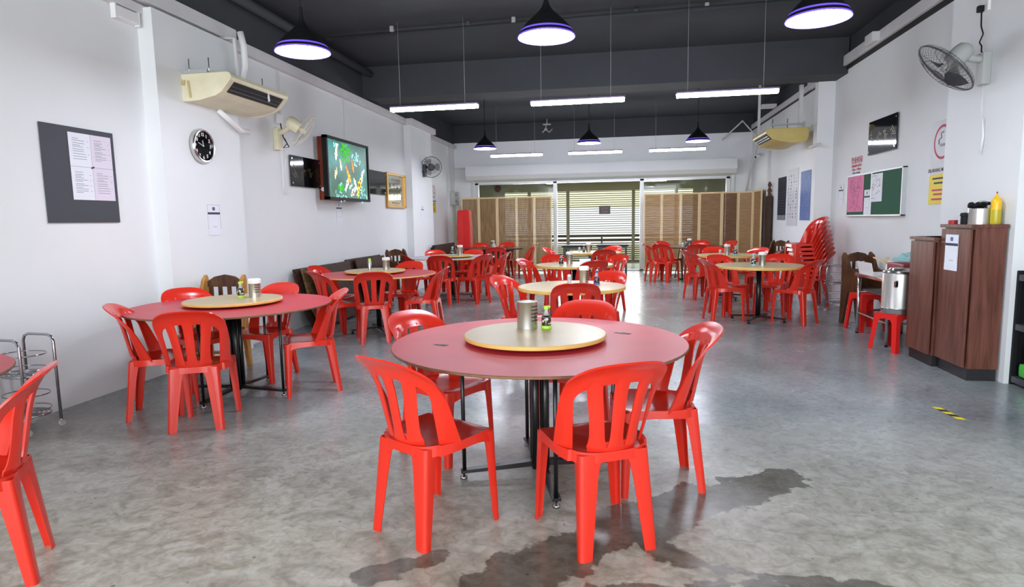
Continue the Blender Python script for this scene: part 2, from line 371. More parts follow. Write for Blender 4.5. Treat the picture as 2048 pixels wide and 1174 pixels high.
def wb(b):
    bx2(b, (-4.8, YB, 0), (OX0, YB+0.15, 3.53)); bx2(b, (OX1, YB, 0), (XR+0.3, YB+0.15, 3.53)); bx2(b, (OX0, YB, OZ), (OX1, YB+0.15, 3.53))
b = BM(); wb(b); wall_back = obj('wall_back', new_mesh('wall_back', b, 'wall'), kind='structure')
simple('upper_band', 'dark', lambda b: bx2(b, (-4.8, YB-0.01, 3.53), (XR+0.3, YB+0.15, ZC)), wall_back)
# cornice and cable trunking along the wall tops
def tl(b):
    bx2(b, (XL, 6.2, 3.33), (XL+0.07, 12.14, 3.45), 0.006); bx2(b, (XL, 12.08, 3.33), (XL+0.2, 13.7, 3.45), 0.006); bx2(b, (-4.5, 13.6, 3.38), (-4.43, YB, 3.47), 0.006)
    bx2(b, (XL, YF, 3.28), (XL+0.07, 6.3, 3.36), 0.006)
b = BM(); tl(b); obj('trim_1', new_mesh('trim_1', b, 'trim'), kind='structure')
b = BM(); bx2(b, (XL+0.0, 1.0, 3.38), (XL+0.12, 6.45, 3.52), 0.006); obj('trim_2', new_mesh('trim_2', b, 'trim'), kind='structure')
b = BM(); bx2(b, (XR-0.07, YF, 3.59), (XR+0.0, 12.0, 3.73), 0.006); bx2(b, (XR-0.04, 12.0, 3.6), (XR, YB, 3.7), 0.005); bx2(b, (XR-0.16, 8.9, 3.6), (XR-0.05, 9.15, 3.72), 0.01)
obj('trim_3', new_mesh('trim_3', b, 'trim'), kind='structure')
b = BM(); bx2(b, (XR-0.03, YF, 3.535), (XR+0.01, 10.8, 3.59)); obj('trim_4', new_mesh('trim_4', b, 'gap'), kind='structure')
b = BM(); bx2(b, (-4.5, YB-0.03, 2.82), (-4.1, YB, 2.86)); obj('trim_5', new_mesh('trim_5', b, 'trim'), kind='structure')
# shutter housing over the back opening
def sh(b): prism(b, [(YB-0.001, 2.86), (16.52, 2.86), (16.5, 2.60), (16.62, 2.5), (YB-0.001, 2.45)], 0, -4.1, 2.92)
simple('shutter_housing', 'wall', sh, label='long white boxed shutter housing over the glazed back opening', cat='shutter box')
# aluminium frame and glass of the back opening
w1 = obj('window_1', None, kind='structure', loc=(0, YB-0.03, 0))
simple('frame', 'alu', lambda b: [bx2(b, (x-0.05, 0, 0), (x+0.05, 0.1, OZ), 0.005) for x in (OX0+0.05, -1.71, 0.59, OX1-0.05)] + [bx2(b, (OX0, 0, OZ-0.05), (OX1, 0.1, OZ)), bx2(b, (OX0, 0, 0), (OX1, 0.1, 0.035))], w1)
simple('pane', 'glass', lambda b: bx2(b, (OX0+0.1, 0.045, 0.03), (-1.76, 0.055, OZ-0.05)), w1)
simple('pane', 'glass', lambda b: bx2(b, (0.64, 0.045, 0.03), (OX1-0.1, 0.055, OZ-0.05)), w1)
# porch behind the opening
b = BM(); bx2(b, (-5.2, YB+0.1, -0.12), (4.2, 24.5, 0.0)); obj('porch_floor', new_mesh('porch_floor', b, 'tile'), kind='structure')
def pw(b):
    bx2(b, (-5.2, YB+0.15, 2.62), (4.2, 20.6, 2.75)); bx2(b, (-5.2, YB+0.15, 0), (-4.9, 20.6, 2.7)); bx2(b, (3.2, YB+0.15, 0), (3.5, 20.6, 2.7))
    bx2(b, (-5.2, 20.3, 2.3), (3.5, 20.5, 2.62)); bx2(b, (-5.2, 20.3, 0), (-3.75, 20.5, 2.3)); bx2(b, (2.3, 20.3, 0), (3.5, 20.5, 2.3))
b = BM(); pw(b); obj('wall_porch', new_mesh('wall_porch', b, 'khaki'), kind='structure')
rs = thing('roller_grille', 'khaki see-through roller grille closing the porch beyond the glass', 'shutter', (-0.72, 20.4, 0))
slb = BM(); bx2(slb, (-3.02, -0.012, -0.0125), (3.02, 0.012, 0.0125)); slm = new_mesh('slat', slb, 'slat')
slb = BM(); bx2(slb, (-3.02, -0.012, -0.02), (3.02, 0.012, 0.02)); slm2 = new_mesh('slat', slb, 'slat')
for k in range(33): obj('slat', slm2 if k < 9 else slm, rs, (0, 0, 0.05+k*0.0695))
for x in (-0.93, 1.17, -2.2, 2.5):
    simple('post', 'slat', lambda b: bx2(b, (-0.05, -0.05, 0), (0.05, 0.02, 2.32)), rs, loc=(x, 0, 0))
simple('bottom_rail', 'slat', lambda b: bx2(b, (-3.02, -0.02, 0), (3.02, 0.02, 0.04)), rs)
nb = BM(); bx2(nb, (-0.18, -0.01, -0.135), (0.18, 0, 0.135)); nt_ = obj('notice_plate', new_mesh('notice', nb, 'grey_dk'), None, (-0.46, 20.32, 1.68), label='small grey notice plate hanging on the grille outside', cat='sign')
for i, (z, w_) in enumerate(((0.06, 0.24), (0.0, 0.26), (-0.06, 0.2))): simple('print_line', 'inkr' if i == 1 else 'inkg', lambda b: bx2(b, (-w_/2, -0.014, z-0.012), (w_/2, -0.01, z+0.012)), nt_)
def rail(b):
    for z in (0.80, 0.65): bx2(b, (-5, -0.03, z-0.035), (5, 0.03, z+0.035), 0.01)
    for x in (-4, -2, 0, 2, 4): bx2(b, (x-0.03, -0.03, 0), (x+0.03, 0.03, 0.8))
simple('handrail', 'oldwood', rail, loc=(-0.6, 22.0, 0), label='dark double handrail outside beyond the roller grille', cat='railing')
b = BM(); bx2(b, (-6, 22.6, 1.86), (5, 26.5, 2.7)); bx2(b, (-6, 22.5, 0), (5, 22.7, 0.42)); obj('street_canopy', new_mesh('street_canopy', b, 'canopy'), kind='structure')
simple('fire_bell', 'bell', lambda b: cyl(b, (0, 0, 0), (0, -0.06, 0), 0.11, 0.09, 20), loc=(-3.96, 20.28, 2.44), label='round maroon alarm bell on the porch wall', cat='bell')
simple('sensor', 'grey_dk', lambda b: box(b, (0, 0, 0), (0.12, 0.06, 0.04), None, 0.008), loc=(2.55, 17.9, 2.58), label='small dark sensor under the porch ceiling at right', cat='sensor')
def jam(b):
    for x in (OX0-0.08, OX1+0.02): bx2(b, (x, 16.84, 0), (x+0.08, 16.9, 2.5), 0.004)
simple('trim_6', 'alu', jam, kind='structure')

b = BM(); bx2(b, (-30, 34, -0.12), (30, 34.4, 14)); bx2(b, (-30, 24.5, -0.12), (30, 34, -0.02)); obj('street_backdrop', new_mesh('street_backdrop', b, mat_street), kind='structure')  # backdrop wall and ground added to dim the outside behind the grille slats
# ------------------------------------------------------------------ ceiling pipes and conduits
def pipe(name, pts, r, m, label, cat='pipe', **k):
    b = BM(); tube(b, pts, r, 8); return obj(name, new_mesh(name, b, m, True), None, label=label, cat=cat, **k)
pipe('ceiling_pipe', [(-3.98, 8.3, 3.92), (XR, 8.1, 3.92)], 0.028, 'dark', 'long charcoal pipe running across under the ceiling')
pipe('ceiling_pipe', [(-4.12, 5.5, 3.86), (-4.1, 10.1, 3.86)], 0.06, 'dark', 'thick charcoal pipe along the ceiling edge at left')
for i, x in enumerate((-3.0, -1.95, -1.35, 0.2, 1.05)):
    simple('junction_box', 'grey_dk' if i % 2 else 'grey_pl', lambda b: box(b, (0, 0, 0), (0.05, 0.05, 0.05 if i % 2 else 0.07), None, 0.008), loc=(x, 8.22, 3.965), label='%s small junction box along the crossing ceiling pipe' % ('leftmost', 'second from left', 'middle', 'fourth from left', 'rightmost')[i], cat='electrical box', group='junction boxes on the ceiling')
for y, z0, nm in ((7.44, 2.72, 'above the cream wall fan'), (9.31, 2.7, 'above the koi light box'), (13.62, 2.75, 'above the far grey wall fan')):
    x = XL if y < 13.45 else -4.5
    simple('wall_conduit', 'trim', lambda b: bx2(b, (0, -0.02, z0), (0.02, 0.02, 3.35)), loc=(x, y, 0), label='thin white wall conduit running up '+nm, cat='conduit')
def convex(b):
    tube(b, [(0, -0.35, 2.6), (0, 0.0, 2.6)], 0.02)
pipe('wall_conduit', [(3.07, 10.5, 2.5), (3.07, 11.0, 2.5)], 0.022, 'trim', 'short white pipe crossing the right column at the air conditioner', 'conduit')
pipe('wall_conduit', [(3.2, 16.82, 2.0), (3.32, 16.2, 3.3), (3.0, 16.4, 3.74), (2.6, 16.85, 3.36)], 0.022, 'trim', 'white bent conduit in the back right ceiling corner', 'conduit')
simple('wall_conduit', 'trim', lambda b: bx2(b, (-0.06, -0.05, 1.0), (0, 0.05, 2.85)), loc=(XR, 14.9, 0), label='white vertical trunking beside the three tall posters', cat='conduit')
simple('wall_conduit', 'trim', lambda b: bx2(b, (0, -0.05, 0.2), (0.07, 0.05, 3.35)), loc=(-4.5, 16.1, 0), label='white vertical trunking near the grey switch box', cat='conduit')
def cctv(b):
    cyl(b, (0, 0, 0), (-0.06, -0.02, 0.02), 0.02); cyl(b, (-0.06, -0.0, 0.0), (-0.2, -0.12, -0.06), 0.035, n=16); cyl(b, (-0.2, -0.12, -0.06), (-0.205, -0.124, -0.062), 0.026, n=16, mi=1)
simple('security_camera', ['white', 'ink'], cctv, loc=(XR, 15.6, 2.83), label='small white bullet camera high on the right wall', cat='camera')
simple('emergency_light', 'white', lambda b: (box(b, (0, 0, 0), (0.3, 0.28, 0.06), None, 0.01),), loc=(3.12, 14.3, 3.72), label='white flat box fixed high beside the right wall top', cat='emergency light')
simple('light_fitting', 'white', lambda b: (box(b, (0, 0, 0), (0.07, 0.24, 0.1), None, 0.012), box(b, (0.01, -0.13, 0), (0.05, 0.02, 0.12), None, 0.004), box(b, (0.01, 0.13, 0), (0.05, 0.02, 0.12), None, 0.004)), loc=(XL+0.035, 4.95, 3.22), label='small white fitting at the top of the left wall', cat='light fitting')
pj = thing('ceiling_bracket', 'small metal bracket with splayed arms on the ceiling near the back wall', 'bracket', (-1.86, 16.4, 3.86))
simple('plate', 'grey_pl', lambda b: box(b, (0, 0, 0.0), (0.2, 0.05, 0.03), None, 0.005), pj)
simple('arm', 'grey_pl', lambda b: (tube(b, [(-0.02, 0, 0), (-0.03, 0, -0.12), (-0.12, 0, -0.2)], 0.013), tube(b, [(-0.03, 0, -0.12), (0.06, 0, -0.2), (0.14, 0, -0.12)], 0.012), lathe(b, [(0, -0.16), (0.04, -0.13), (0.04, -0.1), (0, -0.07)], 10, c=(-0.03, 0, 0))), pj)
simple('stem', 'grey_pl', lambda b: cyl(b, (0, 0, 0), (0, 0, 0.14), 0.012), pj)

# ------------------------------------------------------------------ pendant lamps and tube lamps
def pendant():
    t = thing('pendant_lamp', 'x', 'lamp')
    R_ = 0.225
    prof = [(0.012, 0.36), (0.016, 0.30), (0.02, 0.262), (0.034, 0.225), (0.06, 0.192), (0.10, 0.155), (0.14, 0.118), (0.172, 0.085), (0.198, 0.052), (0.215, 0.026), (0.220, 0.013)]
    simple('shade', 'blackmat', lambda b: lathe(b, prof, 40), t, smooth=True)
    simple('glowing_rim', 'lampin', lambda b: lathe(b, [(0.220, 0.013), (R_, 0.0), (R_-0.006, 0.0)], 40), t, smooth=True, label='violet glowing rim')
    simple('inner_shade', 'lampin', lambda b: lathe(b, [(R_-0.006, 0.0), (0.209, 0.036), (0.2, 0.05)], 40), t, smooth=True)
    simple('diffuser', 'bulb', lambda b: lathe(b, [(R_-0.012, 0.006), (0.1, 0.0), (0, -0.002)], 40), t, smooth=True)
    simple('cord', 'blackmat', lambda b: cyl(b, (0, 0, 0.35), (0, 0, ZC-2.8), 0.006, n=6), t)
    return t
P0 = pendant()
lampspots = [(-2.57, 4.92, 'nearest row, left, by the air conditioner', 'nearest row of lamps, left'), (-0.56, 4.96, 'nearest row, middle', ''), (1.41, 4.97, 'nearest row, right', ''),
             (-2.6, 12.12, 'far row, left', ''), (-0.56, 11.87, 'far row, middle', ''), (1.44, 12.2, 'far row, right', '')]
for i, (x, y, s, _) in enumerate(lampspots):
    o = P0 if i == 0 else copy_tree(P0); o.location = (x, y, 2.8); o['label'] = 'black bell-shaped pendant lamp in the '+s; o['group'] = 'black pendant lamps'
def tubelamp():
    t = thing('batten_lamp', 'x', 'lamp')
    simple('housing', 'housing', lambda b: box(b, (0, 0, 0.03), (1.2, 0.075, 0.03), None, 0.006), t)
    simple('diffuser', 'tube', lambda b: box(b, (0, 0, 0), (1.18, 0.085, 0.045), None, 0.012), t)
    for x in (-0.46, 0.42): simple('wire', 'grey_pl', lambda b: cyl(b, (0, 0, 0.04), (0, 0, ZC-2.885), 0.0025, n=5), t, loc=(x, 0, 0))
    return t
T0_ = tubelamp()
for i, (x, y, s) in enumerate([(-2.4, 8.05, 'near row, left'), (-0.53, 8.1, 'near row, middle'), (1.28, 8.05, 'near row, right'), (-2.3, 14.1, 'far row, left'), (-0.53, 14.1, 'far row, middle'), (1.24, 14.1, 'far row, right')]):
    o = T0_ if i == 0 else copy_tree(T0_); o.location = (x, y, 2.88 if y < 10 else 2.86); o['label'] = 'long thin lit batten lamp on wires, '+s; o['group'] = 'hanging batten lamps'

# ------------------------------------------------------------------ the red plastic chair
def chair_meshes():
    S = {}
    # seat
    def hw(y): 
        if y < -0.02: t = (y+0.20)/0.18; return 0.150+0.058*math.sin(min(1, max(0, t))*PI/2)
        return 0.208-0.006*max(0, (y-0.0)/0.2)
    b = BM(); NX, NY = 12, 12; g = []
    for j in range(NY+1):
        y = -0.195+0.40*j/NY; row = []
        for i in range(NX+1):
            u = -1+2*i/NX; x = u*hw(y)
            yy = y
            if y > 0.14: yy = y-0.03*abs(u)**6*(y-0.14)/0.065
            if y < -0.15: yy = y+0.03*abs(u)**4
            z = 0.447-0.016*(1-abs(u)**3)*(1-((y-0.0)/0.22)**4 if abs(y) < 0.22 else 0) - (max(0, y-0.165)/0.04)**2*0.012
            row.append(b.verts.new((x, yy, z)))
        g.append(row)
    for j in range(NY):
        for i in range(NX): b.faces.new((g[j][i], g[j][i+1], g[j+1][i+1], g[j+1][i]))
    ring = g[0][:]+[g[j][NX] for j in range(1, NY+1)]+g[NY][NX-1::-1]+[g[j][0] for j in range(NY-1, 0, -1)]
    low = []
    for v in ring:
        co = v.co.copy(); d = Vector((co.x, co.y, 0)).normalized()
        corner = min(1, (abs(co.x)/0.2)*(abs(co.y)/0.19))
        drop = 0.040+0.035*corner**3
        low.append(b.verts.new((co.x+d.x*0.004, co.y+d.y*0.004, co.z-drop)))
    for i in range(len(ring)): b.faces.new((ring[i], low[i], low[(i+1) % len(ring)], ring[(i+1) % len(ring)]))
    bmesh.ops.recalc_face_normals(b, faces=b.faces)
    solid(b, 0.004); S['seat'] = new_mesh('seat', b, 'red', 50)
    # legs: L-shaped tapering channels with a rounded outer corner
    def leg(top, foot, wx, wy, sx, sy):
        b = BM(); rows = []
        for k, t in enumerate((0, 0.05, 0.12, 0.22, 0.45, 0.75, 1.0)):
            z = 0.435*(1-t); flare = math.exp(-t*16)*0.035; s = 1-0.36*t
            cx = top[0]+(foot[0]-top[0])*t; cy = top[1]+(foot[1]-top[1])*t
            fx, fy = wx*s+flare, wy*s+flare*0.8; r = 0.016
            pts = [(fx, 0.004), (fx*0.55, 0.0), (r, 0)]+[(r-r*math.sin(a), r-r*math.cos(a)) for a in (0.5, 1.07)]+[(0, r), (0.0, fy*0.55), (0.004, fy)]
            rows.append([b.verts.new((cx-sx*px, cy-sy*py, z)) for px, py in pts])
        for a, c in zip(rows, rows[1:]):
            for i in range(len(a)-1): b.faces.new((a[i], a[i+1], c[i+1], c[i]))
        bmesh.ops.recalc_face_normals(b, faces=b.faces); solid(b, 0.0045)
        return new_mesh('leg', b, 'red', 40)
    S['legs'] = [leg((s*0.205, 0.197), (s*0.222, 0.205), 0.064, 0.054, s, 1) for s in (-1, 1)] + [leg((s*0.158, -0.192), (s*0.180, -0.238), 0.090, 0.064, s, -1) for s in (-1, 1)]
    # back surface
    def P(u, v):
        w = 0.204+0.028*v-0.012*max(0, v-0.75)
        c = 0.165-0.105*v
        yb = -0.188-0.075*v-0.05*max(0, v-0.55)**2*4
        return Vector((u*w, yb+c*abs(u)**2.4, 0.432+0.415*v))
    def sup(th, A, Bv, v0, n):
        c, s = math.cos(th), math.sin(th)
        return (A*math.copysign(abs(c)**(2/n), c), v0+Bv*abs(s)**(2/n))
    outer, inner = [], []
    for k in range(6): outer.append((-1, 0.64*k/6)); inner.append((-0.75-0.05*k/6, 0.03+0.52*k/6))
    for k in range(25):
        th = PI-PI*k/24
        outer.append(sup(th, 1, 0.36, 0.64, 2.9)); inner.append(sup(th, 0.80, 0.23, 0.54, 2.6))
    for k in range(6): outer.append((1, 0.64*(5-k)/6)); inner.append((0.75+0.05*(5-k)/6, 0.03+0.52*(5-k)/6))
    b = BM(); rows = []
    for (ou, ov), (iu, iv) in zip(outer, inner):
        r = []
        for q in range(6):
            t = q/5; p = P(ou+(iu-ou)*t, ov+(iv-ov)*t); n = -0.006*math.sin(t*PI)
            if ov > 0.5: p.y -= 0.034*max(0, 1-t/0.55)**1.5*min(1, (ov-0.5)/0.4)
            p.y += n; r.append(b.verts.new(p))
        rows.append(r)
    for a, c in zip(rows, rows[1:]):
        for i in range(5): b.faces.new((a[i], a[i+1], c[i+1], c[i]))
    bmesh.ops.recalc_face_normals(b, faces=b.faces); solid(b, 0.009); S['backrest'] = new_mesh('backrest', b, 'red', 55)
    # lower band joining the slats to the seat
    b = BM(); rows = []
    for k in range(11):
        u = -0.54+1.08*k/10; e = max(0, (abs(u)-0.42)/0.12); rows.append([b.verts.new(P(u, v)) for v in (-0.07, 0.0, 0.055-0.02*e, 0.125-0.06*e)])
    for a, c in zip(rows, rows[1:]):
        for i in range(3): b.faces.new((a[i], a[i+1], c[i+1], c[i]))
    bmesh.ops.recalc_face_normals(b, faces=b.faces); solid(b, 0.007); S['back_band'] = new_mesh('back_band', b, 'red', 55)
    S['slats'] = []
    for s in (-1, 0, 1):
        b = BM(); rows = []
        for k in range(13):
            t = k/12; v = 0.07+0.745*t; cu = s*(0.375+0.145*t**1.6)
            w = 0.135-0.012*math.sin(t*PI)+0.05*max(0, (t-0.85)/0.15)**2+0.04*max(0, (0.12-t)/0.12)
            r = []
            for q in range(5):
                x = -1+q/2; p = P(cu+x*w, v); p.y += -0.006*(1-x*x); r.append(b.verts.new(p))
            rows.append(r)
        for a, c in zip(rows, rows[1:]):
            for i in range(4): b.faces.new((a[i], a[i+1], c[i+1], c[i]))
        bmesh.ops.recalc_face_normals(b, faces=b.faces); solid(b, 0.007); S['slats'].append(new_mesh('slat', b, 'red', 55))
    return S
CM = chair_meshes()
def chair(x, y, deg, label, group, z=0, tilt=0):
    t = obj('plastic_chair', None, None, (x, y, z), (math.radians(tilt), 0, math.radians(deg)), label, 'chair', group)
    obj('seat', CM['seat'], t); obj('backrest', CM['backrest'], t); obj('back_band', CM['back_band'], t)
    for m in CM['legs']: obj('leg', m, t)
    for m in CM['slats']: obj('slat', m, t)
    return t
TN = dict(T1='nearest big red table', T2='red table below the clock', T3='red table below the koi box',
          T4='grey table by the gold mirror', T5='dark table before the left screen', T6='nearest tan middle table',
          T7='second tan middle table', T8='third tan middle table', T10='nearer tan right table',
          T11='farther tan right table', T12='dark table before the right screen')
CH = [('T1', -0.844, 2.66, -30, 'near left side'), ('T1', -0.103, 2.678, 27.6, 'near right side'), ('T1', 0.18, 3.26, 100, 'right end'), ('T1', -1.036, 3.536, -116, 'far left side'), ('T1', -0.28, 3.94, 166, 'far side'),
      ('T2', -3.38, 4.04, -60, 'left end'), ('T2', -2.94, 3.87, 24, 'near side'), ('T2', -2.58, 4.77, 122, 'right end'), ('T2', -3.2, 5.12, 172, 'far side'), ('T2', -3.61, 4.80, -118, 'far left side'),
      ('T3', -3.37, 6.98, -36, 'near left side'), ('T3', -3.70, 7.62, -95, 'left end, half hidden'), ('T3', -2.88, 6.92, 24, 'near side'), ('T3', -2.42, 7.4, 95, 'right end'), ('T3', -2.97, 8.16, 170, 'far side'),
      ('T4', -2.94, 10.12, 3, 'near side'), ('T4', -2.45, 10.3, 58, 'near right side'), ('T4', -2.26, 10.95, 85, 'right end'), ('T4', -3.44, 11.57, -145, 'far left side'), ('T4', -2.88, 11.62, 165, 'far side'), ('T4', -3.44, 10.38, -50, 'near left side'),
      ('T5', -2.65, 13.25, 11, 'near side'), ('T5', -2.24, 14.65, 85, 'right end'), ('T5', -3.33, 15.2, -146, 'far left side'), ('T5', -2.85, 15.28, 170, 'far side'), ('T5', -3.47, 14.1, -65, 'left end'),
      ('T6', -0.93, 6.03, -112, 'left side'), ('T6', -0.41, 5.73, 8, 'near side'), ('T6', -0.23, 6.41, 147, 'far right side'),
      ('T7', -1.12, 8.8, -105, 'left side'), ('T7', -0.92, 9.58, -153, 'far left side'), ('T7', -0.45, 8.68, 30, 'near right side'), ('T7', -0.18, 9.48, 136, 'far right side'),
      ('T8', -1.19, 12.45, -105, 'left side'), ('T8', -0.3, 11.72, 10, 'near right side'), ('T8', -0.25, 12.66, 147, 'far right side'),
      ('T12', 0.83, 14.02, -72, 'left end'), ('T12', 1.02, 13.9, -33, 'near left side'), ('T12', 1.2, 15.15, -135, 'far left side'), ('T12', 1.6, 13.6, 0, 'near side'), ('T12', 1.88, 15.1, 170, 'far side'), ('T12', 2.36, 15.0, 120, 'far right side'),
      ('T11', 1.38, 10.98, -62, 'left side'), ('T11', 1.77, 11.76, -174, 'far side'), ('T11', 2.28, 11.5, 131, 'far right side'), ('T11', 2.33, 10.88, 65, 'right side'),
      ('T10', 1.41, 8.74, -75, 'left side'), ('T10', 1.55, 9.24, -154, 'far left side'), ('T10', 2.18, 9.34, 152, 'far right side'), ('T10', 2.27, 8.53, 46, 'right side')]
for t, x, y, a, s in CH:
    chair(x, y, a, 'red plastic chair, %s of the %s' % (s, TN[t]), 'red plastic chairs around the tables')
chair(-2.557, 1.936, 127, 'red plastic chair cut off by the lower left corner of the frame', 'red plastic chairs around the tables')
chair(-3.74, 2.66, -165, 'red plastic chair almost wholly outside the frame beside the chrome trolley', 'red plastic chairs around the tables')
ORD = ['lowest', 'second', 'third', 'fourth', 'fifth', 'sixth', 'seventh', 'eighth', 'topmost']
for k in range(9):
    chair(2.92-0.015*k, 10.2, 96, 'red plastic chair, %s in the stack by the right wall%s' % (ORD[k], '' if k in (0, 8) else ' counted from below'), 'stacked red plastic chairs', z=0.066*k)

# ------------------------------------------------------------------ round tables
def disc(b, R, z0, z1, n=72, m_top=0, m_edge=1, bev=0.004):
    lathe(b, [(0, z1), (R-bev, z1), (R, z1-bev), (R, z0+bev), (R-bev, z0), (0, z0)], n, mis=[m_top, m_edge, m_edge, m_edge, m_edge])
def table(key, x, y, R, mtop, medge, thick, base, rot, label, name='round_table'):
    t = thing(name, label, 'table', (x, y, 0), math.radians(rot), 'round dining tables')
    simple('tabletop', [mtop, medge], lambda b: disc(b, R, 0.75-thick, 0.75), t, smooth=30)
    z = 0.75-thick
    if base in ('strut', 'cross'):
        r = 0.44 if base == 'strut' else 0.36
        if base == 'strut':
            def pole(b):
                for a in range(4):
                    an = a*PI/2+PI/4; cyl(b, (0.04*math.cos(an), 0.04*math.sin(an), 0.04), (0.04*math.cos(an), 0.04*math.sin(an), z-0.02), 0.021, n=12)
                box(b, (0, 0, z-0.012), (0.3, 0.3, 0.02), None, 0.004)
            simple('pole', 'blackm', pole, t)
        else: simple('pole', 'blackm', lambda b: (cyl(b, (0, 0, 0.04), (0, 0, z-0.02), 0.034, n=20), box(b, (0, 0, z-0.012), (0.34, 0.34, 0.02), None, 0.004)), t)
        for a in range(4):
            c, s = math.cos(a*PI/2), math.sin(a*PI/2)
            def arm(b):
                h = 0.03 if base == 'strut' else 0.025
                prism(b, [(0, 0.05), (r, 0.035), (r, 0.07-0.02), (0.02, 0.05+h)], 1, -0.022, 0.022)
            simple('foot_arm', 'blackm', arm, t, rot=(0, 0, a*PI/2))
            simple('glide', 'chrome' if base == 'strut' else 'blackmat', lambda b: lathe(b, [(0, 0.04), (0.008, 0.04), (0.008, 0.018), (0.02, 0.012), (0.02, 0), (0, 0)], 12), t, loc=(c*(r-0.015), s*(r-0.015), 0), smooth=True)
            if base == 'strut':
                simple('strut', 'blackm', lambda b: cyl(b, (r-0.02, 0, 0.05), (r-0.02, 0, z), 0.011, n=8), t, rot=(0, 0, a*PI/2))
    elif base == 'carved':
        for a in range(4):
            def lg(b):
                prism(b, [(0.02, 0.20), (0.10, 0.24), (0.30, 0.0), (0.38, 0.0), (0.36, 0.05), (0.17, 0.32), (0.34, z-0.04), (0.42, z), (0.25, z), (0.10, 0.34), (0.02, 0.34)], 1, -0.03, 0.03)
            simple('carved_leg', 'top_dark', lg, t, rot=(0, 0, a*PI/2+0.5))
        simple('apron', 'top_dark', lambda b: lathe(b, [(0.5, z), (0.5, z-0.07), (0.47, z-0.07), (0.47, z)], 40), t, smooth=30)
    elif base == 'folding':
        for sx in (-0.35, 0.35):
            def fl(b):
                for sy in (-1, 1): tube(b, [(sx*0.85, sy*0.06, z), (sx, sy*0.2, 0.02)], 0.011)
                tube(b, [(sx, -0.2, 0.02), (sx, 0.2, 0.02)], 0.013); tube(b, [(sx*0.95, -0.15, 0.2), (sx*0.95, 0.15, 0.2)], 0.009)
            simple('folding_leg', 'blackm', fl, t)
        simple('floor_bar', 'blackm', lambda b: tube(b, [(-0.35, 0, 0.03), (0.35, 0, 0.03)], 0.012), t)
    return t
def susan(x, y, label):
    t = thing('lazy_susan', label, 'lazy susan', (x, y, 0.75), 0, 'turntables on the red tables')
    simple('turntable', ['top_yel', 'edge_yel'], lambda b: disc(b, 0.385, 0.018, 0.040), t, smooth=30)
    simple('bearing', 'grey_dk', lambda b: lathe(b, [(0, 0.018), (0.14, 0.018), (0.15, 0), (0, 0)], 32), t, smooth=30)
table('T1', -0.43, 3.28, 0.79, 'top_red', 'edge_brn', 0.014, 'strut', 18, 'nearest big red round table with a tan lazy susan')
table('T2', -3.14, 4.58, 0.79, 'top_red', 'edge_brn', 0.014, 'strut', -2, 'big red round table below the wall clock, by the left column')
table('T3', -3.06, 7.5, 0.75, 'top_red', 'edge_yel', 0.016, 'cross', 35, 'big red round table below the koi light box')
table('T4', -3.03, 11.0, 0.79, 'top_grey', 'edge_yel', 0.016, 'cross', 20, 'grey-topped round table by the left wall near the gold-framed mirror')
table('T5', -2.95, 14.6, 0.74, 'top_dark', 'top_dark', 0.03, 'carved', 0, 'dark wooden round table with carved legs before the left bamboo screen')
for k, x, y, R, l in (('T6', -0.46, 6.06, 0.525, 'nearest small tan round table in the middle row'), ('T7', -0.64, 9.0, 0.56, 'second tan round table in the middle row, with a white card'), ('T8', -0.48, 12.3, 0.52, 'third tan round table in the middle row before the black tables'),
                      ('T10', 1.85, 8.7, 0.56, 'nearer tan round table in the right row'), ('T11', 1.84, 11.1, 0.52, 'farther tan round table in the right row')):
    table(k, x, y, R, 'top_yel', 'edge_yel', 0.034, 'cross', {'T10': -30, 'T6': 10}.get(k, 15), l)
table('T12', 1.65, 14.4, 0.71, 'top_dark', 'top_dark', 0.02, 'folding', 20, 'dark round folding table before the right bamboo screen')
table('T0', -3.43, 1.98, 0.74, 'top_red', 'edge_brn', 0.014, 'strut', 10, 'red round table mostly cut off by the left edge of the frame')
susan(-0.45, 3.29, 'tan lazy susan on the nearest big red table'); susan(-3.16, 4.63, 'tan lazy susan on the red table below the wall clock')
susan(-3.12, 7.58, 'tan lazy susan on the red table below the koi light box'); susan(-3.0, 10.9, 'tan lazy susan on the grey table by the gold-framed mirror')
# marks left on the nearest red top: peeled stickers
for x, y, a, s in ((-0.93, 3.1, 25, 0.05), (0.02, 3.52, 30, 0.06)):
    simple('sticker_residue', 'ink', lambda b: (box(b, (0, 0, 0.0005), (s*1.6, 0.024, 0.001)), box(b, (0.015, 0.020, 0.0004), (s, 0.01, 0.0008))), loc=(x, y, 0.7502), rot=(0, 0, math.radians(-a)),
           label='peeled dark sticker on the nearest red table, %s half' % ('left' if x < -0.5 else 'right'), cat='sticker')
# black square tables at the back
def sqt(x, y, w, label):
    t = thing('square_table', label, 'table', (x, y, 0), 0, 'black square tables before the opening')
    simple('tabletop', 'blackmat', lambda b: box(b, (0, 0, 0.74), (w, 0.62, 0.035), None, 0.004), t)
    for sx in (-1, 1):
        for sy in (-1, 1): simple('leg', 'blackm', lambda b: bx2(b, (sx*(w/2-0.06)-0.025, sy*0.26-0.025, 0), (sx*(w/2-0.06)+0.025, sy*0.26+0.025, 0.73)), t)
    simple('apron', 'blackm', lambda b: (bx2(b, (-w/2+0.06, -0.28, 0.67), (w/2-0.06, -0.26, 0.725)), bx2(b, (-w/2+0.06, 0.26, 0.67), (w/2-0.06, 0.28, 0.725))), t)
sqt(-1.02, 15.5, 0.74, 'black square table before the back opening, left of the pair'); sqt(-0.16, 15.65, 0.78, 'black square table before the back opening, right of the pair')

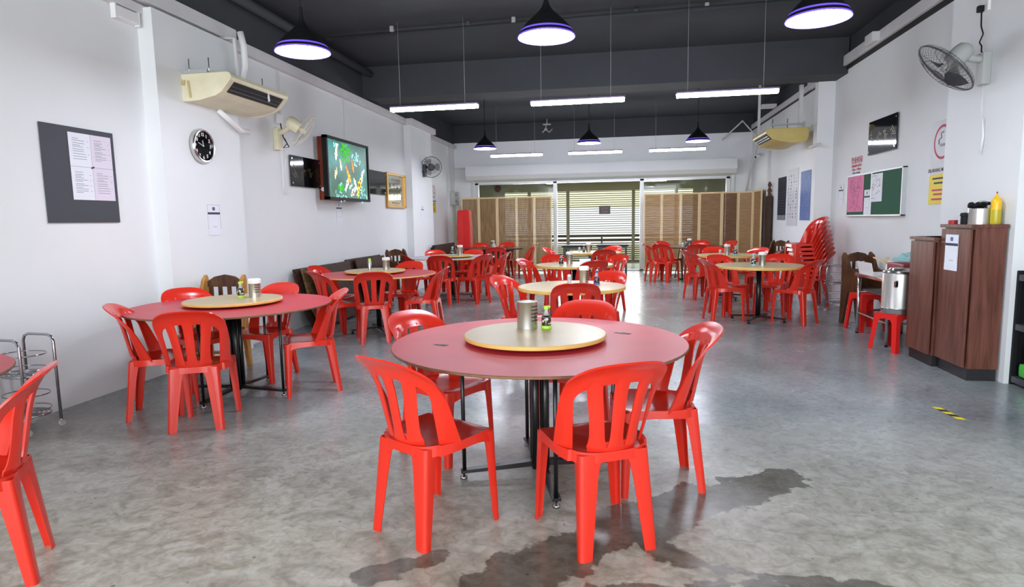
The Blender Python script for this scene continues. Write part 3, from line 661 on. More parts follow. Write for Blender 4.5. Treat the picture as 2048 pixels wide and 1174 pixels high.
# ------------------------------------------------------------------ things on the tables
def tub(label, x, y, z, white=True, r=0.046, h=0.15):
    t = thing('cutlery_tub', label, 'container', (x, y, z), 0, 'steel cutlery tubs on the tables')
    simple('cup', 'steel_b', lambda b: lathe(b, [(0, 0.003), (r-0.002, 0.003), (r, 0), (r, h-0.003), (r+0.002, h), (r-0.002, h), (r-0.002, 0.006), (0, 0.006)], 36), t, smooth=40)
    def holes(b):
        for row in range(5):
            for k in range(6):
                a = -0.95+k*0.17+row % 2*0.0; cz = 0.045+row*0.02
                p = Vector((math.cos(a), math.sin(a), 0)); cyl(b, (p.x*(r-0.0005), p.y*(r-0.0005), cz), (p.x*(r+0.0008), p.y*(r+0.0008), cz), 0.0042, n=8)
    simple('perforation', 'hole', holes, t, kind='stuff')
    if white: simple('white_lid', 'white', lambda b: lathe(b, [(0, h+0.028), (r-0.004, h+0.026), (r+0.006, h+0.016), (r+0.006, h-0.012), (r+0.0025, h-0.012)], 32), t, smooth=40)
    else: simple('napkins', 'white', lambda b: lathe(b, [(0, h-0.006), (r-0.003, h-0.004), (r-0.003, h-0.03)], 20), t, smooth=40)
    return t
def sauce(label, x, y, z, cap='lime', lab='pinkl', s=1.0):
    t = thing('sauce_bottle', label, 'bottle', (x, y, z), 0.5, 'sauce bottles on the tables')
    t.scale = (s, s, s)
    simple('body', 'soy', lambda b: lathe(b, [(0, 0.012), (0.027, 0.012), (0.027, 0.055), (0.024, 0.068), (0.014, 0.08)], 24), t, smooth=45)
    simple('neck', 'clear', lambda b: lathe(b, [(0.0255, 0.064), (0.014, 0.082), (0.011, 0.098), (0.011, 0.108)], 20), t, smooth=45)
    simple('base_band', cap, lambda b: lathe(b, [(0, 0), (0.029, 0), (0.029, 0.014), (0.0272, 0.016)], 24), t, smooth=45)
    def lb(b):
        for k in range(7):
            a = k*0.9; cz = 0.03+0.012*(k % 3); p = Vector((math.cos(a), math.sin(a), 0)); cyl(b, (p.x*0.0268, p.y*0.0268, cz), (p.x*0.0278, p.y*0.0278, cz), 0.0075, n=8)
    simple('label_flowers', lab, lb, t, kind='stuff')
    simple('label_leaves', cap, lambda b: [cyl(b, (math.cos(a)*0.0268, math.sin(a)*0.0268, zz), (math.cos(a)*0.0276, math.sin(a)*0.0276, zz), 0.005, n=6) for a, zz in ((0.4, 0.05), (1.4, 0.024), (2.2, 0.052), (3.1, 0.03), (4.0, 0.05), (4.9, 0.028), (5.7, 0.054))], t, kind='stuff')
    def cp(b): lathe(b, [(0, 0.128), (0.012, 0.126), (0.016, 0.118), (0.013, 0.106), (0, 0.106)], 16); box(b, (0.008, 0, 0.119), (0.03, 0.018, 0.012), (0, -0.25, 0), 0.004)
    simple('cap', cap, cp, t, smooth=45)
    return t
def shaker(label, x, y, z, h=0.09):
    t = thing('condiment_shaker', label, 'shaker', (x, y, z), 0, 'small shakers on the tables')
    simple('body', 'clear' if h < 0.1 else 'steel', lambda b: lathe(b, [(0, 0), (0.022, 0), (0.022, h*0.72), (0.017, h*0.8)], 18), t, smooth=45)
    simple('cap', 'white' if h < 0.1 else 'lime', lambda b: lathe(b, [(0.018, h*0.78), (0.019, h*0.9), (0.012, h), (0, h)], 18), t, smooth=45)
tub('perforated steel cutlery tub on the nearest lazy susan', -0.515, 3.45, 0.79, False, 0.058, 0.15)
sauce('lime-capped soy sauce bottle with flowers on the nearest lazy susan', -0.405, 3.44, 0.79)
tub('perforated steel tub on the lazy susan below the wall clock', -3.05, 4.77, 0.79, True, 0.048, 0.13)
sauce('lime-capped soy sauce bottle on the lazy susan below the wall clock', -3.17, 4.75, 0.79, 'lime', 'pinkl', 1.05)
tub('steel tub with white lid on the lazy susan below the koi light box', -3.02, 7.72, 0.79, True, 0.046, 0.13); shaker('slim steel shaker with green cap on the lazy susan below the koi light box', -3.2, 7.6, 0.79, 0.15)
tub('steel tub on the lazy susan by the gold-framed mirror', -2.87, 11.0, 0.79); sauce('sauce bottle on the lazy susan by the gold-framed mirror', -3.0, 10.95, 0.79, 'teal', 'pinkl', 1.2)
tub('steel tub of napkins on the nearest tan middle table', -0.35, 6.28, 0.75, True); sauce('blue-capped sauce bottle on the nearest tan middle table', -0.22, 6.2, 0.75, 'posterb', 'inkr', 1.1); shaker('small shaker on the nearest tan middle table', -0.5, 6.3, 0.75)
tub('steel tub on the second tan middle table', -0.72, 9.12, 0.75); sauce('flower-labelled sauce bottle on the second tan middle table', -0.84, 9.1, 0.75, 'soy', 'pinkl', 1.2)
tub('steel tub on the third tan middle table', -0.6, 12.4, 0.75); shaker('small shaker on the third tan middle table', -0.78, 12.4, 0.75); sauce('dark sauce bottle on the third tan middle table', -0.69, 12.36, 0.75, 'soy', 'white', 1.0)
tub('steel tub on the nearer tan right table', 1.88, 8.66, 0.75); sauce('dark sauce bottle on the nearer tan right table', 1.76, 8.62, 0.75, 'teal', 'pinkl', 1.25)
tub('steel tub on the farther tan right table', 1.83, 11.1, 0.75); sauce('sauce bottle on the farther tan right table', 1.95, 11.0, 0.75, 'teal', 'pinkl', 1.2); shaker('small white shaker on the farther tan right table', 1.70, 11.0, 0.75)
tub('steel tub on the dark table before the right screen', 1.55, 14.3, 0.75); shaker('small shaker on the dark table before the right screen', 1.40, 14.25, 0.75); sauce('dark bottle on the dark table before the right screen', 1.47, 14.3, 0.75, 'soy', 'teal', 1.1)
sz = thing('pump_bottle', 'white pump bottle on the dark table before the left screen', 'bottle', (-3.0, 14.75, 0.75))
simple('body', 'clear', lambda b: lathe(b, [(0, 0), (0.06, 0), (0.065, 0.03), (0.05, 0.07), (0.02, 0.1), (0.02, 0.12)], 20), sz, smooth=45)
simple('pump', 'white', lambda b: (cyl(b, (0, 0, 0.12), (0, 0, 0.15), 0.012), box(b, (-0.02, 0, 0.158), (0.09, 0.03, 0.02), None, 0.006)), sz)
cd = simple('table_card', 'paper', lambda b: (box(b, (0, 0.02, 0.04), (0.16, 0.003, 0.09), (0.45, 0, 0)), box(b, (0, -0.02, 0.04), (0.16, 0.003, 0.09), (-0.45, 0, 0))), loc=(-0.48, 8.93, 0.752), label='small white folded card on the second tan middle table', cat='card')

# ------------------------------------------------------------------ left wall things
def flat(name, m, w, h, t=0.004, parent=None, loc=(0, 0, 0), rot=(0, 0, 0), **k):
    return simple(name, m, lambda b: box(b, (0, 0, t/2), (w, h, t)), parent, loc=loc, rot=rot, **k)
bd = flat('menu_board', 'board', 0.68, 0.75, 0.012, loc=(XL+0.002, 4.38, 1.815), rot=RL, label='large charcoal board on the near left wall', cat='board')
mp_ = thing('menu_sheet', 'white four-page menu sheet pinned on the charcoal board', 'menu', (XL+0.016, 4.48, 1.885), rot=RL)
for sx in (-1, 1):
    for sy in (-1, 1):
        pg = flat('page', 'paper' if sx < 0 else 'paper_l', 0.205, 0.262, 0.002, mp_, (sx*0.104, sy*0.132, 0))
        def lines(b):
            y = 0.10
            random.seed(sx*3+sy)
            for k in range(12):
                y -= random.choice((0.012, 0.016, 0.02)); w_ = random.uniform(0.05, 0.13); 
                if y < -0.09: break
                box(b, (-0.07+w_/2, y, 0.0024), (w_, 0.0035, 0.0006))
                if k % 3 == 1: box(b, (0.075, y, 0.0024), (0.012, 0.003, 0.0006))
        simple('print_lines', 'inkg', lines, pg, kind='stuff')
flat('paper_clip', 'ink', 0.03, 0.012, 0.004, mp_, (0.0, 0.0, 0.003), (0, 0, 0.3))
# clock
ck = thing('wall_clock', 'round black wall clock with silver rim on the left column', 'clock', (-4.10, 5.66, 2.185), rot=RL)
simple('case', 'steel', lambda b: lathe(b, [(0.165, 0), (0.168, 0.02), (0.155, 0.045), (0.142, 0.042), (0.142, 0.022)], 48), ck, smooth=40)
simple('dial', 'glossblk', lambda b: lathe(b, [(0.143, 0.022), (0, 0.022)], 48), ck)
for h in range(1, 13):
    a = PI/2-h*PI/6; obj('numeral', text_mesh(str(h), 0.047, 'white', bold=0.0008), ck, (0.112*math.cos(a), 0.112*math.sin(a), 0.023))
for nm, a, l, w_ in (('hour_hand', PI/2+0.12, 0.055, 0.006), ('minute_hand', PI-0.35, 0.08, 0.004)):
    simple(nm, 'white', lambda b: box(b, (l/2, 0, 0), (l, w_, 0.002)), ck, loc=(0, 0, 0.027), rot=(0, 0, a))
simple('centre_cap', 'white', lambda b: cyl(b, (0, 0, 0.022), (0, 0, 0.031), 0.006), ck)
def notice(x, y, z, rot, w, h, label, emblem='grey_dk'):
    t = flat('scan_notice', 'paper', w, h, 0.003, loc=(x, y, z), rot=rot, label=label, cat='notice', group='scan notices on the walls')
    flat('header_bar', 'navy', w*0.96, h*0.07, 0.001, t, (0, h*0.22, 0.003))
    simple('emblem', emblem, lambda b: (box(b, (0, 0, 0.0035), (w*0.18, h*0.11, 0.001), None, 0.0), box(b, (0, 0.0, 0.004), (w*0.24, h*0.02, 0.001))), t, loc=(0, h*0.37, 0))
    flat('caption_line', 'inkg', w*0.3, h*0.012, 0.001, t, (0.01, -h*0.22, 0.003))
    simple('border', 'inkg', lambda b: [box(b, (sx*w*0.49, 0.1*h, 0.0032), (w*0.012, h*0.8, 0.0005)) for sx in (-1, 1)]+[box(b, (0, h*0.495, 0.0032), (w, h*0.008, 0.0005))], t)
notice(-4.108, 5.79, 1.455, RL, 0.2, 0.31, 'scan notice on the left column under the wall clock')
notice(XL+0.002, 9.02, 1.565, RL, 0.19, 0.3, 'scan notice under the koi light box')
notice(-4.118, 12.72, 1.6, RL, 0.17, 0.26, 'scan notice on the far left column under the grey fan')
# left air conditioner (hung from a bracket)
def aircon(name, label, x0, x1, y0, y1, z0, z1, side, body, loc=(0, 0, 0)):
    t = thing(name, label, 'air conditioner', (0, 0, 0))
    L_ = x1-x0; s = side
    # profile from wall side (u=0) to room side (u=1)
    pr = [(0, 1), (0.0, 0.35), (0.05, 0.1), (0.2, 0.0), (0.45, 0.03), (0.7, 0.16), (0.82, 0.29), (0.985, 0.72), (1.0, 0.82), (0.985, 0.95), (0.94, 1.0)]
    X = lambda u: x0+L_*u if s > 0 else x1-L_*u
    poly = [(X(u), z0+(z1-z0)*v) for u, v in pr]
    simple('casing', body, lambda b: prism(b, poly, 1, y0+0.03, y1-0.03), t)
    for ya, yb in ((y0, y0+0.035), (y1-0.035, y1)):
        po = [(X(0.5+(u-0.5)*1.02), (z0+z1)/2+(v-0.5)*(z1-z0)*1.05) for u, v in pr]
        b = BM(); prism(b, po, 1, ya, yb); bmesh.ops.bevel(b, geom=[e for e in b.edges], offset=0.006, segments=1, affect='EDGES')
        obj('end_cap', new_mesh('end_cap', b, body), t)
    # outlet slot: flat dark plate with louvres, recess shade put into its colour
    def q(u, v, off=0.0): return Vector((X(u)+s*off, 0, z0+(z1-z0)*v))
    a_, c_ = q(0.835, 0.325), q(0.972, 0.69); d = (c_-a_); nrm = Vector((d.z, 0, -d.x)).normalized()*(1 if s > 0 else -1)
    mid = (a_+c_)/2; ang = math.atan2(d.z, d.x)
    simple('air_outlet', 'hole', lambda b: box(b, (mid.x+nrm.x*0.003, (y0+y1)/2, mid.z+nrm.z*0.003), (d.length, (y1-y0)*0.84, 0.008), (0, -ang, 0)), t)
    for k in (0.3, 0.62):
        p = a_+d*k+nrm*0.010; simple('louvre', 'grey_dk', lambda b: box(b, (p.x, (y0+y1)/2, p.z), (0.016, (y1-y0)*0.83, 0.005), (0, -ang+0.6, 0)), t)
    return t
al = aircon('air_conditioner', 'cream aged air conditioner hung on the left column above the clock', -4.21, -3.6, 5.46, 6.5, 2.585, 2.83, 1, 'cream')
simple('stain', 'cream_d', lambda b: (box(b, (-4.12, 5.452, 2.76), (0.10, 0.003, 0.05), (0, 0.2, 0)), box(b, (-4.03, 5.452, 2.69), (0.02, 0.003, 0.16), (0, -0.1, 0)), box(b, (-4.15, 5.452, 2.66), (0.05, 0.003, 0.07), (0, 0.3, 0))), al)
simple('louvre', 'white', lambda b: box(b, (-3.622, 6.14, 2.735), (0.01, 0.02, 0.12), (0.6, 0.3, 0)), al, label='loose white louvre')
def bracket(b, x0, x1, y, zt, s):
    bx2(b, (x0, y-0.02, zt), (x1, y+0.02, zt+0.03)); xs = x0 if s > 0 else x1
    bx2(b, (xs-0.015, y-0.02, zt-0.3), (xs+0.015, y+0.02, zt+0.06)); bx2(b, (xs-0.01, y-0.045, zt-0.3), (xs+0.025, y-0.03, zt+0.06))
simple('hanging_bracket', 'grey_pl', lambda b: bracket(b, -4.25, -3.85, 5.50, 2.84, 1), al)
simple('hanging_bracket', 'grey_pl', lambda b: bracket(b, -4.25, -3.85, 6.4, 2.84, 1), al)
for x, y in ((-4.05, 5.5), (-3.84, 5.5), (-3.84, 6.4)): simple('threaded_rod', 'steel', lambda b: cyl(b, (0, 0, 2.8), (0, 0, 2.98), 0.005, n=6), al, loc=(x, y, 0))
pipe('drain_hose', [(-4.0, 6.3, 3.45), (-3.98, 6.32, 3.3), (-4.0, 6.35, 3.1), (-4.07, 6.36, 2.95), (-4.1, 6.36, 2.82)], 0.035, 'white', 'thick white insulated hose dropping to the left air conditioner', 'hose')
pipe('drain_pipe', [(-4.18, 6.2, 3.37), (-4.04, 6.25, 3.37), (-4.04, 6.27, 2.85)], 0.022, 'trim', 'thin white drain pipe beside the left air conditioner hose')
pipe('drain_pipe', [(-4.08, 5.95, 2.58), (-4.06, 6.1, 2.5), (-4.07, 6.3, 2.42), (-4.08, 6.48, 2.43)], 0.028, 'white', 'white elbow pipe below the left air conditioner')
# right air conditioner
ar = aircon('air_conditioner', 'yellowed air conditioner hung beside the right column', 2.46, 3.14, 11.35, 12.45, 2.63, 2.87, -1, 'acyel')
simple('hanging_bracket', 'grey_pl', lambda b: (bx2(b, (2.55, 11.42, 2.93), (3.1, 11.46, 2.96)), bx2(b, (3.07, 11.41, 2.66), (3.1, 11.46, 2.98))), ar)
for x in (2.58, 2.82): simple('threaded_rod', 'blackm', lambda b: cyl(b, (0, 0, 2.84), (0, 0, 3.04), 0.006, n=6), ar, loc=(x, 11.44, 0))
simple('pipe_cover', 'trim', lambda b: bx2(b, (3.02, 11.5, 2.86), (3.08, 11.56, 3.6)), ar)
simple('pipe_cover', 'trim', lambda b: bx2(b, (2.52, 12.3, 2.87), (2.56, 12.34, 3.9)), ar)
# wall fans
def fan(label, loc, dirv, R_, cage, body, wallx, side, mount_z, motor='grey_pl', blades='grey_dk'):
    t = thing('wall_fan', label, 'fan', loc, 0, 'wall fans')
    q = Vector(dirv).normalized().to_track_quat('Z', 'Y'); mw = q.to_matrix().to_4x4()
    def add(nm, m, fn, **k):
        b = BM(); fn(b); b.transform(mw); return obj(nm, new_mesh(nm, b, m, 45), t, **k)
    def cagef(b):
        n = 44
        for k in range(n):
            a = 2*PI*k/n; c, s = math.cos(a), math.sin(a)
            tube(b, [(c*R_*r, s*R_*r, z) for r, z in ((0.2, 0.075), (0.6, 0.065), (0.93, 0.03), (1, 0.0), (0.93, -0.035), (0.6, -0.06), (0.3, -0.065))], 0.0016, 3)
        for r, z in ((1.0, 0.0),): tube(b, [(c_*R_*r, s_*R_*r, z) for c_, s_ in ((math.cos(2*PI*k/40), math.sin(2*PI*k/40)) for k in range(40))], 0.008, 6, True)
        for r, z in ((0.6, 0.065), (0.6, -0.06)): tube(b, [(math.cos(2*PI*k/30)*R_*r, math.sin(2*PI*k/30)*R_*r, z) for k in range(30)], 0.002, 4, True)
    add('guard', cage, cagef)
    add('badge', cage, lambda b: cyl(b, (0, 0, 0.07), (0, 0, 0.08), R_*0.2, n=24))
    for k in range(3):
        def bl(b):
            g = []
            for i in range(7):
                rr = R_*(0.16+0.70*i/6); w_ = 0.5+0.5*math.sin(i/6*PI*0.8)
                g.append([b.verts.new((rr*math.cos(a), rr*math.sin(a), 0.03*(j-1)*-1)) for j, a in enumerate((-w_*0.55, 0, w_*0.55))])
            for a, c in zip(g, g[1:]):
                for j in range(2): b.faces.new((a[j], a[j+1], c[j+1], c[j]))
            b.transform(Matrix.Rotation(k*2*PI/3, 4, 'Z'))
        add('blade', blades, bl)
    add('motor', motor, lambda b: (lathe(b, [(0.0, -0.24), (0.04, -0.235), (0.07, -0.21), (0.08, -0.16), (0.078, -0.06), (0, -0.06)], 24), cyl(b, (0, 0, -0.06), (0, 0, 0.03), 0.03)))
    mp = Vector(loc); wp = Vector((wallx, loc[1]+0.02, mount_z)); bk = mp - Vector(dirv).normalized()*0.14
    def armf(b): tube(b, [bk-mp, Vector((bk.x+(wallx-bk.x)*0.45, bk.y, mount_z+0.04))-mp, wp+Vector((side*0.05, 0, 0.04))-mp], [0.035, 0.03, 0.034], 12)
    simple('arm', motor, armf, t, smooth=45)
    w0 = wp-mp
    simple('wall_mount', motor, lambda b: box(b, (w0.x+side*0.035, w0.y, w0.z-0.04), (0.07, 0.11, 0.27), None, 0.02), t, smooth=45)
    return t
fan('cream wall fan beside the left air conditioner, tilted down', (-3.86, 7.3, 2.54), (0.62, 0.35, -0.5), 0.215, 'mesh_cr', 'cream', XL, 1, 2.5, 'cream', 'clear')
fan('dark-grilled wall fan on the far left column', (-3.93, 12.85, 2.55), (0.30, -0.93, -0.05), 0.215, 'mesh_gr', 'grey_dk', -4.12, 1, 2.52, 'grey_dk', 'mesh_gr')
fr = fan('large grey wall fan high on the right column, seen from behind', (2.77, 6.08, 2.64), (-0.60, 0.10, -0.62), 0.27, 'mesh_dk', 'grey_pl', 3.11, -1, 2.66, 'grey_pl', 'grey_dk')
pipe('fan_cord', [(3.08, 6.2, 3.12), (3.085, 6.2, 3.0), (3.095, 6.18, 2.93), (3.09, 6.22, 2.87), (3.095, 6.19, 2.83), (3.085, 6.17, 2.78), (3.07, 6.12, 2.76)], 0.006, 'blackmat', 'black cord looped above the large grey wall fan', 'cord')
so = thing('power_socket', 'white wall socket with a black plug above the large grey fan', 'socket', (3.11, 6.17, 3.14))
simple('plate', 'white', lambda b: box(b, (-0.012, 0, 0.03), (0.024, 0.1, 0.12), None, 0.006), so)
simple('plug', 'blackmat', lambda b: box(b, (-0.045, 0.02, 0), (0.045, 0.045, 0.055), None, 0.01), so)
simple('pull_cord', 'white', lambda b: (cyl(b, (3.07, 6.08, 2.48), (3.075, 6.08, 2.2), 0.003, n=5), tube(b, [(3.08, 6.07, 2.2), (3.09, 6.06, 2.05), (3.085, 6.08, 1.9)], 0.009, 6)), label='white pull cord hanging below the large grey wall fan', cat='cord')
simple('pull_cord', 'white', lambda b: (tube(b, [(XL+0.03, 7.38, 2.36), (XL+0.03, 7.4, 2.2), (XL+0.02, 7.42, 2.05), (XL+0.03, 7.4, 1.9), (XL+0.02, 7.44, 1.78)], 0.008, 6), tube(b, [(XL+0.03, 7.46, 2.36), (XL+0.03, 7.47, 2.1), (XL+0.02, 7.5, 1.76)], 0.004, 6)), label='white cords hanging below the cream wall fan', cat='cord')
pipe('fan_cord', [(-4.2, 7.36, 2.66), (-4.21, 7.4, 2.56), (-4.17, 7.36, 2.48), (-4.17, 7.44, 2.42), (-4.18, 7.36, 2.36), (-4.17, 7.48, 2.38), (-4.18, 7.4, 2.48)], 0.007, 'blackmat', 'black cord tangled on the cream wall fan mount', 'cord')
simple('power_socket', 'white', lambda b: box(b, (0.02, 0, 0), (0.04, 0.12, 0.12), None, 0.008), loc=(XL, 7.4, 2.72), label='white socket box above the cream wall fan', cat='socket')
simple('power_socket', 'white', lambda b: box(b, (0.02, 0, 0), (0.04, 0.1, 0.1), None, 0.008), loc=(-4.12, 13.1, 2.74), label='white socket box above the far left wall fan', cat='socket')
# black gloss plaques
def plaque(x, y0, y1, z0, z1, rot, s, label, txt=True):
    w_, h_ = y1-y0, z1-z0
    t = flat('gloss_plaque', 'glossblk', w_, h_, 0.008, loc=(x, (y0+y1)/2, (z0+z1)/2), rot=rot, label=label, cat='plaque', group='black gloss plaques')
    for sx in (-1, 1):
        for sy in (-1, 1): simple('standoff', 'chrome', lambda b: cyl(b, (0, 0, -0.015), (0, 0, 0.014), 0.014, n=12), t, loc=(sx*(w_/2-0.04), sy*(h_/2-0.04), 0))
    if txt:
        def strokes(b):
            random.seed(3)
            for k in range(4):
                cx = -0.36*w_+k*0.24*w_
                for _ in range(7):
                    a = random.choice((0, PI/2, 0.7, -0.7)); l = random.uniform(0.05, 0.12)
                    box(b, (cx+random.uniform(-0.04, 0.04), random.uniform(-0.06, 0.06), 0.0085), (l, 0.010, 0.001), (0, 0, a))
        simple('gold_lettering', 'goldtxt', strokes, t, kind='stuff')
plaque(XL+0.02, 7.6, 8.44, 1.9, 2.3, RL, 1, 'black gloss plaque left of the koi light box')
plaque(XL+0.02, 9.95, 10.96, 1.9, 2.31, RL, 1, 'black gloss plaque between the koi light box and gold mirror', False)
plaque(XR-0.02, 8.35, 9.22, 2.185, 2.62, RR, -1, 'black gloss plaque with faded gold lettering high on the right wall')
# koi light box
kb = thing('light_box', 'lit koi pond picture in a deep reddish wooden box on the left wall', 'light box', (XL, 9.02, 2.19))
simple('cabinet', 'boxwood', lambda b: bx2(b, (0, -0.60, -0.45), (0.14, 0.66, 0.45)), kb)
simple('frame', 'blackmat', lambda b: [bx2(b, lo, hi) for lo, hi in (((0.14, -0.74, 0.41), (0.21, 0.75, 0.45)), ((0.14, -0.74, -0.45), (0.21, 0.75, -0.41)), ((0.14, -0.74, -0.45), (0.21, -0.70, 0.45)), ((0.14, 0.71, -0.45), (0.21, 0.75, 0.45)), ((0.14, -0.72, -0.43), (0.16, 0.73, 0.43)))], kb)
pn = flat('koi_picture', 'pond', 1.36, 0.82, 0.01, kb, (0.185, 0.005, 0), RL, label='glowing green koi pond picture')
simple('switch_knob', 'white', lambda b: cyl(b, (0.07, -0.60, -0.3), (0.07, -0.63, -0.3), 0.03, n=16), kb)
def koi(cx, cy, l, a, c1, c2):
    def f(b):
        up = [(-0.34+0.36*(1-math.cos(PI*i/8)), 0.105*math.sin(PI*i/8)**0.8) for i in range(9)]
        body = up+[(x, -y) for x, y in up[-2:0:-1]]
        b.faces.new([b.verts.new((x*l, y*l, 0.0)) for x, y in body])
        b.faces.new([b.verts.new((x*l, y*l, 0.0)) for x, y in ((0.3, 0.03), (0.52, 0.12), (0.45, 0.0), (0.52, -0.1), (0.3, -0.03))])
        for s in (-1, 1):
            b.faces.new([b.verts.new((x*l, y*l, 0.0)) for x, y in ((-0.14, s*0.08), (-0.02, s*0.19), (0.0, s*0.08))])
    o = simple('koi', c1, f, pn, loc=(cx, cy, 0.012), rot=(0, 0, a))
    if c2: simple('koi_patch', c2, lambda b: [cyl(b, (x*l, y*l, 0.0), (x*l, y*l, 0.001), r*l, n=9) for x, y, r in ((-0.2, 0.01, 0.06), (0.0, -0.02, 0.08), (0.2, 0.01, 0.045))], pn, loc=(cx, cy, 0.013), rot=(0, 0, a), kind='stuff')
KO, KW, KY = glow('koi_orange', (236, 140, 40)), glow('koi_white', (240, 236, 226), 1.0), glow('koi_yellow', (232, 196, 30))
KR, KK, LG, LC = glow('koi_red', (200, 50, 60)), mat('koi_black', (30, 30, 30), 0.3), glow('lily_green', (60, 170, 50)), glow('pond_cyan', (150, 226, 220), 0.8)
KP = glow('koi_peach', (240, 222, 180), 0.9)
for a in ((-0.42, 0.22, 0.30, 1.4, KP, None), (-0.28, 0.05, 0.2, 1.8, KP, None), (-0.02, -0.08, 0.34, 2.1, KO, KY), (0.14, 0.06, 0.24, 1.9, KO, None), (-0.08, -0.19, 0.3, -2.2, KW, KO), (0.2, -0.17, 0.26, -1.0, KW, KO),
          (0.36, -0.2, 0.42, -2.1, KY, KK), (0.12, -0.31, 0.34, 0.6, KW, KR), (-0.48, -0.1, 0.16, 1.5, KP, None), (-0.43, -0.05, 0.14, 1.5, KP, None), (0.5, 0.0, 0.2, 0.6, KW, KR), (0.46, -0.1, 0.24, 1.1, KW, None), (0.02, -0.24, 0.16, 0.5, KW, KR)): koi(*a)
def blob(cx, cy, n, sp, r, m, nm, z=0.0112):
    def f(b):
        random.seed(int(cx*100)+n)
        for k in range(n):
            a = random.uniform(0, 2*PI); d = sp*random.random()**0.6; cyl(b, (d*math.cos(a), d*math.sin(a)*0.7, 0), (d*math.cos(a), d*math.sin(a)*0.7, 0.0004), r*random.uniform(0.4, 1), n=7)
    simple(nm, m, f, pn, loc=(cx, cy, z), kind='stuff')
blob(-0.12, 0.25, 60, 0.2, 0.03, LG, 'water_plants'); blob(-0.3, -0.27, 22, 0.1, 0.028, LG, 'water_plants'); blob(0.28, 0.2, 24, 0.16, 0.024, LC, 'water_foam'); blob(-0.3, -0.34, 30, 0.2, 0.02, LC, 'water_foam'); blob(0.45, -0.36, 26, 0.2, 0.022, LC, 'water_foam', 0.0108); blob(-0.4, 0.36, 14, 0.1, 0.02, LC, 'water_foam')
# gold framed mirror
gm = thing('gold_framed_mirror', 'gold-framed mirror with painted characters on the left wall', 'mirror', (XL+0.005, 11.5, 2.0), rot=RL)
simple('frame', 'gold', lambda b: [box(b, c, s, None, 0.008) for c, s in (((0, 0.305, 0.02), (1.0, 0.04, 0.045)), ((0, -0.305, 0.02), (1.0, 0.04, 0.045)), ((-0.48, 0, 0.02), (0.05, 0.65, 0.045)), ((0.48, 0, 0.02), (0.05, 0.65, 0.045)))], gm)
flat('glass', 'mirror', 0.92, 0.58, 0.01, gm)
def chars(b):
    random.seed(11)
    for k in range(4):
        for _ in range(6):
            a = random.choice((0, PI/2, 0.6, -0.6)); box(b, (-0.3+0.2*k+random.uniform(-0.03, 0.03), 0.06+random.uniform(-0.05, 0.05), 0.011), (random.uniform(0.05, 0.11), 0.012, 0.001), (0, 0, a))
        for _ in range(4): box(b, (-0.3+0.2*k+random.uniform(-0.03, 0.03), -0.1+random.uniform(-0.04, 0.04), 0.011), (0.06, 0.01, 0.001), (0, 0, random.choice((0, PI/2))))
    for k in range(7): box(b, (-0.18+0.07*k, 0.2, 0.011), (0.035, 0.04, 0.001)); 
    for k in range(6): box(b, (-0.18+0.07*k, -0.23, 0.011), (0.035, 0.035, 0.001))
simple('painted_characters', 'brownwood', chars, gm, kind='stuff')
# no smoking posters
def nosmoke(x, y, z, rot, w, label):
    h = w*1.9
    t = flat('no_smoking_poster', 'posterw', w, h, 0.003, loc=(x, y, z), rot=rot, label=label, cat='poster', group='no smoking posters')
    flat('yellow_panel', 'yellow', w, h*0.36, 0.001, t, (0, -h*0.32, 0.003))
    simple('prohibition_ring', 'inkr', lambda b: (tube(b, [(w*0.36*math.cos(2*PI*k/36), w*0.36*math.sin(2*PI*k/36), 0) for k in range(36)], w*0.035, 6, True), box(b, (0, 0, 0.002), (w*0.7, w*0.07, 0.004), (0, 0, 1.0))), t, loc=(0, h*0.24, 0.002), scale=(1, 1, 0.2))
    simple('cigarette', 'grey_dk', lambda b: (box(b, (w*0.10, -w*0.07, 0.0035), (w*0.38, w*0.06, 0.001)), tube(b, [(-w*0.14, -w*0.05, 0.0035), (-w*0.16, w*0.06, 0.0035), (-w*0.04, w*0.1, 0.0035), (-w*0.08, w*0.2, 0.0035), (w*0.05, w*0.22, 0.0035)], w*0.012, 4)), t, loc=(0, h*0.24, 0))
    obj('lettering', text_mesh('DILARANG MEROKOK', w*0.115, 'ink', bold=0.0008), t, (0, -h*0.09, 0.0035))
    for k, (tx, sz_, mm, yy) in enumerate((('LARANGAN MEROKOK', 0.085, 'ink', -0.19), ('DI TEMPAT INI', 0.085, 'ink', -0.245), ('NO SMOKING', 0.075, 'inkr', -0.33), ('IN THIS PREMISES', 0.075, 'inkr', -0.38), ('RM 10,000', 0.08, 'inkr', -0.44))):
        flat('print_line', mm, w*(0.7 if k % 2 == 0 else 0.55), h*0.022, 0.0006, t, (0, yy*h, 0.0042))
    return t
nosmoke(-4.49, 14.78, 1.96, RL, 0.36, 'no smoking poster with yellow panel on the far left wall'); nosmoke(XR-0.004, 7.28, 1.93, RR, 0.46, 'no smoking poster with yellow panel on the near right wall')
# switch box at the back left
sb = thing('switch_box', 'grey metal switch box in the back left corner', 'electrical box', (-4.5, 16.45, 2.02))
simple('box', 'grey_pl', lambda b: box(b, (0.06, 0, 0), (0.12, 0.75, 0.36), None, 0.008), sb)
for z in (0.09, -0.08): simple('lock', 'ink', lambda b: cyl(b, (0.12, 0.05, z), (0.13, 0.05, z), 0.022, n=12), sb)
